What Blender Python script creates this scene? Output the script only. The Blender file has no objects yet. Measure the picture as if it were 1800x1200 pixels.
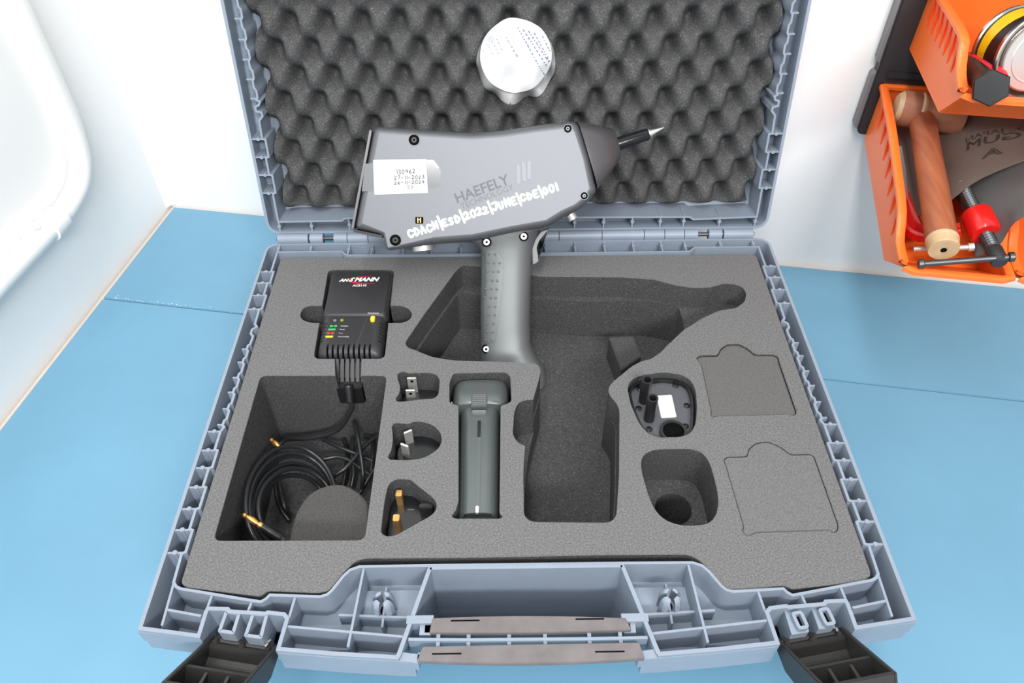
import bpy, bmesh, math, random
from math import sin, cos, pi, radians
from mathutils import Vector
from mathutils.geometry import tessellate_polygon

# ---------------------------------------------------------------- camera, world, lamps, exposure
sc = bpy.context.scene
cam = bpy.data.objects.new('camera', bpy.data.cameras.new('camera')); sc.collection.objects.link(cam); sc.camera = cam
cam.location = (-0.00875, -0.19693, 0.55877); cam.rotation_euler = (0.76991, 0.00569, -0.01033)
cam.data.sensor_width = 36; cam.data.lens = 27.03; cam.data.clip_start = .01
w = bpy.data.worlds.new('world'); sc.world = w; w.use_nodes = True
w.node_tree.nodes['Background'].inputs['Color'].default_value = (1.0, 1.0, 1.0, 1); w.node_tree.nodes['Background'].inputs['Strength'].default_value = .6
def lamp(name, loc, target, sx, sy, power, color=(1, 1, 1)):
    l = bpy.data.lights.new(name, 'AREA'); l.shape = 'RECTANGLE'; l.size = sx; l.size_y = sy; l.energy = power; l.color = color
    o = bpy.data.objects.new(name, l); sc.collection.objects.link(o); o.location = loc
    d = Vector(target) - Vector(loc); o.rotation_euler = d.to_track_quat('-Z', 'Y').to_euler(); return o
lamp('ceiling_tube_lamp', (-.173, -.474, 1.55), (-.1, .1, 0), .2, 1.2, 15)
lamp('front_fill_lamp', (.55, -2.0, 2.0), (0, .4, .2), 1.2, .3, 64)  # added fill lamp, no such source known; brightens the walls
sc.view_settings.view_transform = 'Standard'; sc.view_settings.look = 'None'; sc.view_settings.exposure = 0.0; sc.view_settings.gamma = 1.0
sc.view_settings.use_curve_mapping = False
# measured outlines, world millimetres
D = {
'foam': [[-219.0,347.5],[215.8,340.8],[216.1,32.0],[213.6,28.6],[207.8,24.9],[163.0,20.6],[159.1,22.9],[128.0,20.3],[122.6,21.1],[118.0,27.9],[110.6,39.6],[105.9,43.6],[100.7,44.8],[49.0,45.1],[-37.7,44.3],[-102.6,44.8],[-108.4,42.5],[-114.5,34.8],[-120.2,25.5],[-122.0,23.2],[-127.7,21.8],[-159.4,23.7],[-162.9,20.1],[-210.2,26.6],[-214.3,29.7]],
'p_charger': [[-169.2,326.1],[-110.5,325.1],[-107.8,217.6],[-164.1,218.4]],
'p_finger': [[-182.6,277.0],[-177.4,279.7],[-100.2,278.5],[-93.2,274.9],[-89.7,267.9],[-91.1,261.8],[-96.9,257.8],[-173.8,259.1],[-181.6,263.2],[-184.1,269.4]],
'p_slot': [[-148.2,223.1],[-126.4,222.8],[-123.5,192.8],[-142.8,193.1]],
'p_pit': [[-202.1,201.0],[-104.1,199.5],[-103.8,57.7],[-201.7,58.6]],
'p_us': [[-96.1,201.7],[-91.0,204.0],[-87.9,201.6],[-73.2,202.2],[-66.0,200.5],[-62.8,195.0],[-63.1,179.7],[-66.3,176.1],[-76.0,175.5],[-88.4,173.4],[-94.0,173.5],[-95.5,176.5],[-93.0,180.2],[-92.5,187.7],[-95.7,197.0]],
'p_au': [[-95.7,149.9],[-93.3,153.4],[-87.6,152.6],[-83.7,151.8],[-80.0,154.2],[-73.3,154.1],[-65.4,150.9],[-59.4,143.9],[-58.0,137.0],[-59.8,130.4],[-64.9,125.2],[-71.0,121.4],[-82.6,120.0],[-93.9,120.7],[-95.7,123.0],[-93.6,128.2],[-93.4,137.6],[-94.5,145.8]],
'p_uk': [[-93.4,95.4],[-92.4,100.9],[-87.6,104.5],[-78.1,103.8],[-74.7,100.6],[-61.6,89.0],[-58.8,84.8],[-59.0,79.5],[-61.8,75.5],[-84.4,60.7],[-90.3,60.2],[-94.0,63.0],[-94.1,73.1],[-94.1,87.1]],
'p_batt': [[-55.3,191.7],[-52.6,201.1],[-11.6,201.6],[-8.5,196.8],[-7.9,172.4],[-11.8,169.7],[-16.0,168.6],[-16.8,76.2],[-14.5,74.1],[-16.0,72.4],[-46.0,72.8],[-48.7,74.5],[-45.9,78.8],[-44.3,86.3],[-47.5,169.1],[-54.4,171.4]],
'p_gunA': [[-93.1,234.9],[-81.0,265.0],[-56.3,321.1],[-50.5,330.3],[-34.8,328.4],[-5.9,321.0],[19.0,313.7],[90.7,311.7],[118.2,308.2],[134.9,300.5],[150.5,296.6],[164.8,297.1],[178.1,302.0],[188.2,300.7],[193.2,296.6],[194.4,288.6],[190.7,278.6],[181.9,271.1],[167.5,268.5],[152.1,259.9],[133.8,246.1],[113.3,224.0],[102.5,214.9],[96.1,213.8],[86.8,207.9],[72.5,194.4],[66.2,187.6],[64.5,179.6],[70.1,170.6],[72.2,163.0],[65.6,105.2],[60.9,75.2],[59.0,71.3],[54.9,68.4],[8.3,69.5],[3.1,70.4],[-0.6,74.7],[-0.3,106.1],[1.4,131.2],[3.5,150.7],[8.4,173.8],[13.3,193.0],[15.4,203.6],[12.2,211.4],[5.0,212.8],[-21.4,214.4],[-53.3,216.1],[-70.1,220.1],[-90.8,229.7]],
'p_notch': [[11.8,173.7],[4.1,173.8],[-2.4,171.7],[-5.9,163.0],[-7.4,141.0],[-3.8,134.3],[1.4,131.2],[8.2,127.7]],
'p_gunB': [[-91.1,233.6],[-79.5,264.3],[-54.7,318.7],[-39.4,316.4],[64.8,305.6],[100.5,306.5],[117.6,305.5],[138.0,299.3],[141.4,295.5],[142.2,281.8],[141.6,266.5],[113.1,222.8],[102.3,213.7],[95.9,212.6],[86.7,206.7],[72.8,193.3],[67.0,187.0],[65.4,179.6],[69.6,170.6],[71.4,163.0],[64.8,105.2],[60.1,75.2],[58.6,71.8],[54.6,69.3],[8.3,70.3],[3.5,71.2],[0.2,74.7],[0.5,106.1],[2.2,131.2],[4.4,150.6],[9.2,173.8],[14.2,193.0],[15.9,203.6],[12.6,210.2],[5.0,211.5],[-21.4,213.2],[-53.2,214.9],[-70.1,218.8],[-88.9,229.1]],
'p_cover': [[80.4,184.6],[83.9,191.7],[90.9,196.5],[109.7,199.9],[124.0,197.2],[130.3,191.0],[132.0,180.3],[130.2,165.3],[126.6,149.7],[121.7,141.1],[114.2,137.4],[97.1,137.2],[90.7,140.5],[85.1,150.3],[81.2,168.3]],
'p_hole': [[81.8,114.8],[83.9,120.8],[88.6,124.9],[95.6,126.8],[119.2,126.9],[127.0,123.3],[130.3,114.1],[131.0,92.8],[129.8,81.6],[126.3,72.6],[120.5,66.8],[111.7,65.4],[102.4,65.5],[92.1,69.5],[86.3,77.7],[83.8,88.7],[81.9,105.0]],
'subhole': [[108.2,101.8],[121.6,101.6],[110.3,115.0]],
'k1': [[137.9,213.2],[139.7,216.3],[144.2,217.5],[155.5,217.3],[159.7,224.5],[165.4,229.1],[175.0,229.5],[181.4,224.1],[185.6,217.6],[200.6,217.4],[203.5,214.0],[202.7,210.9],[202.8,159.2],[201.5,156.3],[198.3,155.5],[195.2,156.9],[143.5,156.1],[139.7,154.6],[138.4,157.3],[139.6,160.6],[140.7,208.1]],
'k2': [[140.1,116.0],[141.1,118.4],[143.8,119.6],[157.2,119.8],[159.7,125.9],[165.6,131.0],[174.4,132.5],[182.0,128.7],[188.4,121.0],[201.8,121.2],[204.6,119.1],[204.5,116.1],[204.8,65.3],[204.0,61.8],[201.3,58.9],[198.6,59.3],[198.0,60.7],[149.1,59.7],[145.6,57.5],[141.9,58.0],[141.0,61.0],[142.5,64.4],[140.6,112.0]],
'island': [[78.9,278.3],[100.7,279.3],[105.1,255.2],[85.7,238.9]],
'inwall_front': [[-218.3,29.4],[-216.1,26.7],[-212.9,25.2],[-170.6,17.6],[-161.6,16.1],[-158.9,17.9],[-157.0,20.4],[-125.9,18.9],[-121.9,20.3],[-119.5,22.8],[-113.9,32.1],[-110.2,36.3],[-104.5,38.5],[-61.3,38.7]],
'latchU': [[-193.6,-4.6],[-193.1,10.0],[-192.6,12.2],[-180.5,11.7],[-179.1,10.2],[-156.9,8.5],[-156.0,9.2],[-145.9,8.0],[-143.4,5.5],[-145.1,-12.9]],
'ribs_front': [[-218.3,29.4],[-217.4,2.3],[-217.3,12.1],[-195.6,7.9],[-192.6,21.2],[-193.3,13.3],[-167.3,16.9],[-168.3,10.4],[-141.5,19.1],[-142.8,6.2],[-101.9,38.1],[-105.0,-11.7],[-142.5,1.0],[-72.7,-6.1],[-115.5,12.2],[-70.7,9.9]],
'boss': [[-182.2,8.8],[-172.6,7.3],[-173.0,-3.8],[-183.1,-2.3],[-165.8,7.2],[-155.8,6.4],[-156.0,-6.7],[-167.0,-5.2]],
'ribsY': [323.2,308.4,292.3,275.3,146.5,129.8,114.8,98.9,82.0,66.2,49.8],
'nubsY': [229.0,214.8,198.7,183.8,167.7,152.7],
'notchY': [252.9,247.0],
'backribs': [-219.1,-189.5,-154.7,-133.4,25.3,52.2,79.0,105.3,131.0,152.6,185.5,215.3],
'backstep': [-160.8,350.3,344.6,155.1],
'knuckles': [-220.5,-192.6,-191.0,-178.9,-168.9,-156.8,-156.3,-137.8,38.1,77.3,116.0,134.8,153.1,165.1,175.6,187.6,189.2,216.3],
'lidnubs': [185.3,169.5,154.1,138.3,122.5],
'lidribs': [88.0,71.8,55.6,38.5],
'lidnotch': [116.3,112.0],
'lidin': [[-215.1,198.9],[-213.1,178.0],[-217.0,156.3],[-218.2,129.0],[-215.9,116.3],[-217.0,88.0],[-217.8,65.0],[-217.1,38.5],[-219.4,11.3],[-161.3,11.2],[-158.3,14.0],[153.7,9.1],[157.7,6.8],[218.1,8.4]],
'lidfoam': [[-219.9,176.2],[-216.1,120.4],[-220.4,25.7],[-219.3,17.1],[183.7,10.7],[215.4,14.9],[218.3,172.0]],
'sticker': [[-31.1,153.2],[-0.8,179.2],[29.3,152.6],[-1.1,122.1],[-1.1,108.2]],
'g_body': [[-113.3,143.1],[-110.9,129.9],[-69.0,135.1],[-37.6,137.1],[-5.7,143.4],[24.1,148.2],[38.3,156.5],[48.7,161.0],[56.7,167.0],[64.2,177.0],[64.1,179.8],[58.8,204.1],[51.7,225.4],[48.4,231.7],[42.9,233.6],[11.4,229.9],[-14.1,226.5],[-37.3,225.0],[-69.7,227.1],[-114.4,230.7],[-118.3,227.1],[-136.7,148.5]],
'g_nose': [[49.5,235.5],[66.7,178.0],[62.5,233.5],[76.8,188.8],[80.3,228.7],[86.8,207.1],[85.9,202.4]],
'g_tip': [[83.2,222.6],[86.2,211.8],[109.6,227.5],[111.6,221.9],[110.1,227.2],[112.1,222.3],[123.5,229.7]],
'g_hl': [[-43.6,137.5],[-35.9,133.0],[-32.6,128.6],[-33.0,109.2],[-34.0,79.6],[-34.5,49.5],[-34.8,33.3],[-35.6,19.0]],
'g_hr': [[35.6,152.9],[18.6,145.9],[12.2,129.6],[11.2,115.5],[10.0,89.0],[9.4,64.1],[9.7,46.5],[22.1,18.3]],
'g_foot': [[8.7,46.5],[11.2,41.9],[18.2,35.7],[22.6,27.5],[23.6,8.0]],
'g_trig': [[26.4,147.3],[25.4,142.0],[18.6,136.8],[16.1,130.5],[18.0,120.8],[17.0,117.9],[11.7,115.0],[11.2,117.5],[10.8,129.6],[13.7,137.8],[18.6,144.5]],
'g_pad': [[-29.6,130.9],[-20.1,129.8],[-12.6,122.2],[-13.3,107.9],[-16.5,80.5],[-20.3,51.1],[-25.2,47.7],[-31.1,47.8]],
'g_dots': [[-25.4,126.1],[-20.2,126.1],[-26.0,118.5],[-21.3,118.5],[-16.5,118.4],[-26.9,111.4],[-22.1,111.3],[-17.6,111.3],[-27.7,103.7],[-22.9,103.7],[-18.6,103.6],[-28.8,96.5],[-24.0,96.5],[-19.2,96.4],[-29.4,89.1],[-24.6,89.0],[-20.3,89.0],[-25.7,81.5],[-20.8,81.5],[-26.3,74.2],[-21.4,74.2],[-27.3,66.9],[-22.5,66.9],[-28.0,59.3],[-23.4,59.3],[-29.0,52.0],[-24.2,51.9]],
'g_screws': [[-84.3,219.3],[40.3,226.9],[53.9,173.4],[-102.4,138.9],[-27.1,136.2],[4.1,140.6],[-29.1,44.1],[-82.1,155.0]],
'g_label': [[-118.1,203.9],[-75.0,204.1],[-74.4,177.1],[-118.3,176.1]],
'g_tape': [[-124.7,200.8],[-118.2,201.6],[-74.1,203.4],[-70.0,203.4],[-63.2,194.7],[-63.6,182.0],[-74.3,180.7],[-119.1,178.9],[-128.4,179.0]],
'g_haefely': [[-50.4,168.5],[-6.3,184.1],[-52.0,178.6],[-9.9,194.2]],
'g_tech': [[-46.8,163.4],[-3.0,179.5],[-49.0,169.0],[-5.3,183.2]],
'g_bars': [[0.3,183.6],[-0.1,198.6],[4.9,185.4],[4.1,200.8],[8.7,187.1],[8.8,201.7]],
'g_hand': [[-90.6,141.1],[36.6,177.7]],
'g_shadeline': [[-112.6,143.2],[-85.3,158.3],[-52.1,176.4],[22.7,193.8]],
'g_conn': [[-94.1,129.0],[-72.0,131.7],[43.3,153.7],[51.1,157.5]],
'g_backface': [[-117.8,226.9],[-136.1,148.6],[-131.9,147.6],[-115.1,224.6]],
'c_top': [[-162.6,317.6],[-111.6,316.8],[-112.7,260.9],[-162.1,261.7]],
'c_low': [[-161.0,261.0],[-111.2,260.2],[-111.0,228.3],[-162.3,229.1]],
'c_ann': [[-155.3,305.7],[-120.5,307.3],[-143.0,298.8],[-130.8,298.6]],
'c_led': [[-152.5,257.6],[-146.9,257.5],[-121.2,257.8],[-123.8,263.9],[-153.1,252.3],[-154.0,249.0],[-154.3,245.1],[-155.1,241.2],[-148.4,252.2],[-148.9,248.9],[-148.7,245.0],[-148.6,241.1]],
'batt': [[-54.0,204.5],[-9.0,203.8],[-50.5,175.1],[-11.8,174.5],[-47.8,172.8],[-16.1,172.3],[-46.1,78.1],[-16.1,77.7],[-32.2,184.9],[-31.9,168.2],[-31.8,165.4],[-31.3,80.1]],
'cover': [[82.2,188.4],[85.7,195.2],[92.7,199.5],[110.8,202.7],[124.8,200.0],[130.8,194.2],[132.6,183.4],[130.8,168.9],[127.1,153.2],[122.3,145.6],[115.6,141.4],[98.3,141.3],[92.7,144.6],[87.0,154.3],[83.0,172.0]],
'cov_posts': [[93.1,178.6],[95.7,160.0]],
'cov_posttop': [[93.0,179.2],[93.6,162.3]],
'cov_lab': [[103.7,183.4],[115.4,184.3],[115.8,162.4],[104.2,161.5]],
'cov_scr': [[91.8,190.0],[119.9,193.3],[88.3,171.0],[125.3,173.2],[93.8,151.3],[121.0,153.6]],
'cov_hole': [[107.9,147.2],[114.1,147.1]],
'us_pins': [[-86.7,208.6],[-84.3,195.5]],
'au_pins': [[-84.1,152.5],[-85.1,143.6]],
'uk_pins': [[-87.1,99.9],[-86.6,81.3],[-68.0,103.4]],
'au_c': [[-78.8,149.7],[-97.3,150.0]],
'plug': [[-165.6,106.0],[-157.1,116.0],[-140.3,122.1],[-127.7,120.9],[-111.2,104.3],[-110.5,75.7],[-139.0,74.8]],
'cord': [[-145.4,237.5],[-140.4,221.6],[-136.8,209.3],[-137.3,188.6],[-146.8,176.2],[-165.8,169.2],[-185.6,168.4],[-197.5,161.4]],
'coil': [[-178.9,128.1],[-208.8,117.6],[-185.2,172.8],[-145.7,136.8]],
'gold1': [[-199.0,167.8,76.0],[-192.8,163.2,74.0],[-186.4,159.7,72.0]],
'gold2': [[-193.4,87.7,98.0],[-187.2,84.6,95.0],[-180.6,81.8,92.0],[-165.4,74.9,84.0]],
'bundle': [[-140.6,207.5],[-121.9,189.4],[-122.1,134.6],[-140.4,140.1]],
'strip1': [[-56.7,4.0],[-0.0,4.7],[58.5,2.6],[61.0,-4.7],[1.7,-5.7],[-57.8,-4.9]],
'strip2': [[-61.2,-13.0],[-0.4,-12.4],[64.5,-12.2],[66.6,-21.5],[1.2,-23.6],[-63.9,-21.4]],
'hrail': [[-70.2,-8.2],[71.5,-8.9]],
'hpost': [[-52.6,-8.5],[-34.8,-8.7],[-11.0,-9.0],[10.1,-9.3],[36.1,-9.6],[54.3,-9.9]],
'hbox': [[-59.5,38.7],[-74.2,-16.1],[61.6,39.0],[76.1,-16.7]],
'clip': [[-92.8,24.4],[-84.6,24.3],[93.5,23.8]],
'mallet': [[776.6,215.0,199.0],[790.7,50.0,212.9],[760.0,40.0,218.4],[816.7,60.0,218.1],[766.0,215.0,197.7],[787.6,215.0,200.3]],
'clamp': [[815.4,130.0,191.4],[819.3,165.0,189.6],[814.8,222.0,194.5],[766.1,215.0,184.1],[818.2,222.0,202.9],[773.0,160.0,170.8],[774.5,120.0,180.1]],
'can': [[815.5,100.0,303.2],[796.4,100.0,302.0],[827.9,100.0,275.3],[812.4,40.0,285.0]],
'hex': [[781.5,160.0,298.2],[785.9,100.0,283.6],[770.7,160.0,297.4],[791.4,160.0,301.1]],
'sheet': [[795.1,130.0,175.1],[809.5,140.0,200.5],[836.6,120.0,219.1],[847.6,120.0,222.8],[823.4,40.0,212.7],[873.9,40.0,214.3],[851.6,80.0,214.2]],
'mats': [[5.8,168.4,0.0],[933.0,168.5,0.0]],
'a0': [-418.82,582.53,0.0],
'TH': -0.1693056190169741,
'cord3': [[-136.0,197.5,100.0],[-135.3,197.5,92.0],[-134.2,197.5,84.0],[-137.2,190.5,74.0],[-149.1,185.2,64.0],[-170.7,184.1,56.0],[-191.7,185.7,52.0],[-199.0,181.4,48.0],[-199.0,177.2,42.0]],
'bun0': [[-165.2,190.4,46.0],[-147.8,180.9,46.0],[-135.8,176.5,44.0],[-121.4,170.3,42.0]],
'bun1': [[-160.6,171.2,44.0],[-151.6,173.3,44.0],[-142.0,170.9,44.0],[-132.3,164.9,42.0],[-120.1,156.2,40.0]],
'bun2': [[-150.5,152.6,46.0],[-139.5,159.5,50.0],[-127.8,177.3,52.0],[-119.7,187.0,52.0]],
'bun3': [[-137.0,197.5,60.0],[-132.6,183.0,62.0],[-128.8,168.7,60.0],[-125.6,152.5,52.0],[-127.2,143.5,40.0]],
'bun4': [[-140.8,193.6,42.0],[-138.9,176.2,42.0],[-135.8,160.8,40.0],[-136.8,150.0,36.0]],
'bun5': [[-131.2,197.5,40.0],[-124.1,193.4,42.0],[-122.1,176.0,42.0],[-122.0,160.6,40.0]],
'bun6': [[-118.2,159.2,46.0],[-123.3,149.8,44.0],[-129.7,139.5,38.0]],
'bun7': [[-199.0,160.4,42.0],[-194.8,144.2,42.0],[-189.3,129.8,40.0],[-181.1,119.5,36.0]],
'bun8': [[-194.4,157.6,46.0],[-189.8,141.5,46.0],[-184.3,127.2,44.0],[-181.1,124.5,36.0]],
'bun9': [[-149.5,197.5,36.0],[-144.7,180.6,36.0],[-143.4,158.2,36.0],[-145.1,148.7,34.0]],
'nbun': 10,
'loops': [[[-142.6,125.4,36.0],[-145.1,136.6,50.6],[-148.9,146.7,52.2],[-154.0,155.2,54.8],[-160.1,161.5,58.3],[-166.8,165.2,62.5],[-173.6,166.1,67.1],[-180.1,163.9,72.0],[-185.9,159.1,76.9],[-190.8,151.7,81.5],[-194.3,142.5,85.7],[-196.5,131.9,89.2],[-197.3,120.7,91.8],[-196.7,109.3,93.4],[-194.9,98.4,94.0],[-192.0,88.5,93.4],[-188.6,80.7,90.5],[-184.7,74.9,86.0],[-180.1,70.7,80.9],[-174.9,68.4,75.5],[-169.4,68.0,36.0],[-163.7,69.6,36.0],[-158.2,73.1,36.0],[-153.0,78.5,36.0],[-148.6,85.5,36.0],[-145.0,93.9,36.0],[-142.6,103.4,36.0],[-141.7,113.9,36.0]],[[-144.3,126.4,39.7],[-146.6,136.6,46.6],[-150.2,145.8,48.2],[-155.0,153.4,50.8],[-160.6,158.9,54.3],[-166.9,162.0,58.5],[-173.2,162.5,63.1],[-179.4,160.3,68.0],[-184.9,155.6,72.9],[-189.5,148.7,77.5],[-192.9,140.1,81.7],[-195.0,130.3,85.2],[-195.8,120.0,87.8],[-195.4,109.5,89.4],[-193.8,99.5,90.0],[-191.1,90.5,89.4],[-188.0,83.5,86.5],[-184.4,78.3,82.0],[-180.1,74.7,76.9],[-175.2,72.8,71.5],[-170.0,72.7,39.7],[-164.7,74.4,39.7],[-159.4,77.9,39.7],[-154.5,83.0,39.7],[-150.2,89.6,39.7],[-146.7,97.5,39.7],[-144.4,106.2,39.7],[-143.5,115.8,39.7]],[[-146.0,130.5,42.0],[-148.2,139.8,42.6],[-151.6,148.2,44.2],[-156.2,155.0,46.8],[-161.7,159.9,50.3],[-167.7,162.6,54.5],[-173.8,162.8,59.1],[-179.8,160.5,64.0],[-185.2,155.9,68.9],[-189.7,149.4,73.5],[-193.1,141.3,77.7],[-195.3,132.1,81.2],[-196.2,122.4,83.8],[-195.9,112.7,85.4],[-194.4,103.5,86.0],[-191.9,95.1,85.4],[-189.1,88.7,82.5],[-185.6,84.2,78.0],[-181.5,81.1,72.9],[-176.8,79.6,67.5],[-171.7,79.7,43.4],[-166.4,81.5,43.4],[-161.3,85.0,43.4],[-156.4,89.9,43.4],[-152.1,96.2,43.4],[-148.7,103.6,43.4],[-146.3,111.7,42.8],[-145.3,120.7,42.6]],[[-149.6,129.0,38.0],[-151.6,137.6,38.6],[-154.8,145.3,40.2],[-158.9,151.5,42.8],[-163.9,155.8,46.3],[-169.3,158.1,50.5],[-174.9,158.1,55.1],[-180.2,155.8,60.0],[-185.0,151.3,64.9],[-189.0,145.1,69.5],[-192.1,137.5,73.7],[-194.0,128.9,77.2],[-194.8,119.8,79.8],[-194.5,110.8,81.4],[-193.1,102.2,82.0],[-190.8,94.4,81.4],[-188.3,88.7,78.5],[-185.2,84.6,74.0],[-181.5,81.9,68.9],[-177.3,80.6,63.5],[-172.7,81.0,58.1],[-167.9,82.9,36.1],[-163.3,86.2,36.1],[-158.9,91.0,36.1],[-155.0,97.0,36.1],[-151.9,103.9,36.1],[-149.7,111.5,36.1],[-148.9,119.8,36.1]],[[-146.9,127.4,39.8],[-148.7,134.9,42.6],[-151.6,141.4,44.2],[-155.4,146.5,46.8],[-160.0,149.9,50.3],[-165.1,151.5,54.5],[-170.3,151.0,59.1],[-175.4,148.6,64.0],[-180.0,144.4,68.9],[-183.8,138.6,73.5],[-186.8,131.7,77.7],[-188.8,124.0,81.2],[-189.8,116.0,83.8],[-189.6,108.0,85.4],[-188.5,100.6,86.0],[-186.6,93.9,85.4],[-184.3,89.1,82.5],[-181.5,85.9,78.0],[-178.1,83.9,72.9],[-174.1,83.3,67.5],[-169.8,84.0,39.8],[-165.2,86.1,39.8],[-160.7,89.4,39.8],[-156.4,93.9,39.8],[-152.6,99.3,39.8],[-149.5,105.5,39.8],[-147.3,112.2,39.8],[-146.3,119.5,39.8]],[[-153.0,129.4,34.0],[-154.7,136.2,34.6],[-157.3,142.1,36.2],[-160.8,146.7,38.8],[-165.0,149.7,42.3],[-169.5,150.9,46.5],[-174.2,150.3,51.1],[-178.7,147.8,56.0],[-182.7,143.7,60.9],[-186.2,138.2,65.5],[-188.8,131.7,69.7],[-190.5,124.5,73.2],[-191.3,117.0,75.8],[-191.2,109.7,77.4],[-190.1,102.8,78.0],[-188.3,96.6,77.4],[-186.3,92.3,74.5],[-183.9,89.6,70.0],[-180.9,88.0,64.9],[-177.3,87.6,59.5],[-173.5,88.5,54.1],[-169.4,90.6,43.5],[-165.3,93.9,43.5],[-161.5,98.2,40.4],[-158.1,103.4,37.5],[-155.3,109.2,35.6],[-153.3,115.4,34.8],[-152.5,122.1,34.6]],[[-144.1,134.0,38.0],[-146.5,144.9,38.6],[-150.3,154.7,40.2],[-155.4,163.0,42.8],[-161.4,169.0,46.3],[-168.0,172.5,50.5],[-174.7,173.3,55.1],[-181.3,171.1,60.0],[-187.1,166.3,64.9],[-192.0,159.1,69.5],[-195.7,150.1,73.7],[-198.0,139.7,77.2],[-198.8,128.7,79.8],[-198.4,117.6,81.4],[-196.6,106.9,82.0],[-193.8,97.2,81.4],[-190.5,89.7,78.5],[-186.6,84.0,74.0],[-182.0,80.0,68.9],[-176.8,77.9,63.5],[-171.3,77.6,36.2],[-165.6,79.2,36.2],[-160.0,82.7,36.2],[-154.9,88.1,36.2],[-150.3,95.0,36.2],[-146.7,103.3,36.2],[-144.2,112.5,36.2],[-143.2,122.8,36.2]],[[-146.9,139.9,32.0],[-148.9,148.4,32.6],[-152.1,155.8,34.2],[-156.6,161.8,36.8],[-161.8,165.9,40.3],[-167.7,168.0,44.5],[-173.8,167.8,49.1],[-179.6,165.4,54.0],[-185.0,161.0,58.9],[-189.6,154.8,63.5],[-193.1,147.3,67.7],[-195.5,138.8,71.2],[-196.6,129.9,73.8],[-196.5,121.0,75.4],[-195.3,112.6,76.0],[-193.0,105.1,75.4],[-190.3,99.5,72.5],[-187.0,95.6,68.0],[-183.0,93.1,62.9],[-178.3,92.1,57.5],[-173.3,92.5,52.1],[-168.0,94.5,39.9],[-162.8,97.9,39.9],[-157.9,102.7,38.4],[-153.5,108.6,35.5],[-149.9,115.5,33.6],[-147.4,122.9,32.8],[-146.3,131.0,32.6]]],
}
# ---------------------------------------------------------------- helpers (all lengths in millimetres, 1 unit = 1 m)
S = 0.001
def V3(p): return Vector((p[0], p[1], p[2]))
TH = D['TH']; A0 = Vector((D['a0'][0], D['a0'][1], 0))
EX = Vector((cos(TH), sin(TH), 0)); EY = Vector((sin(TH), -cos(TH), 0))
def room(p): return A0 + EX*p[0] + EY*p[1] + Vector((0, 0, p[2]))       # workbench frame: along the wall, out from the wall, up
LA = 0.20672
L0 = Vector((0, 370.55, 121)); LS = Vector((0, sin(LA), cos(LA))); LD = Vector((0, cos(LA), -sin(LA)))
def lidf(p): return L0 + Vector((p[0], 0, 0)) + LS*p[1] + LD*p[2]        # lid frame: x, up the lid, into the lid
AL = radians(54); G0 = Vector((0, 226, 48)); GV = Vector((0, cos(AL), sin(AL))); GN = Vector((0, -sin(AL), cos(AL)))
def gunf(p): return G0 + Vector((p[0], 0, 0)) + GV*p[1] + GN*p[2]        # gun frame: along, up the leaning gun, out of its face
def ident(p): return V3(p)

def col(o): 
    bpy.context.scene.collection.objects.link(o); return o
ROOT = {}
def empty(name, loc, label, cat, group=None):
    o = bpy.data.objects.new(name, None); o.empty_display_size = .02
    o.location = V3(loc)*S; col(o); o['label'] = label; o['category'] = cat
    if group: o['group'] = group
    return o
def wloc(o):
    l = Vector((0, 0, 0))
    while o is not None:
        l = l + o.location; o = o.parent
    return l
def tag(o, label, cat, group=None):
    o['label'] = label; o['category'] = cat
    if group: o['group'] = group
    return o

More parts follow.
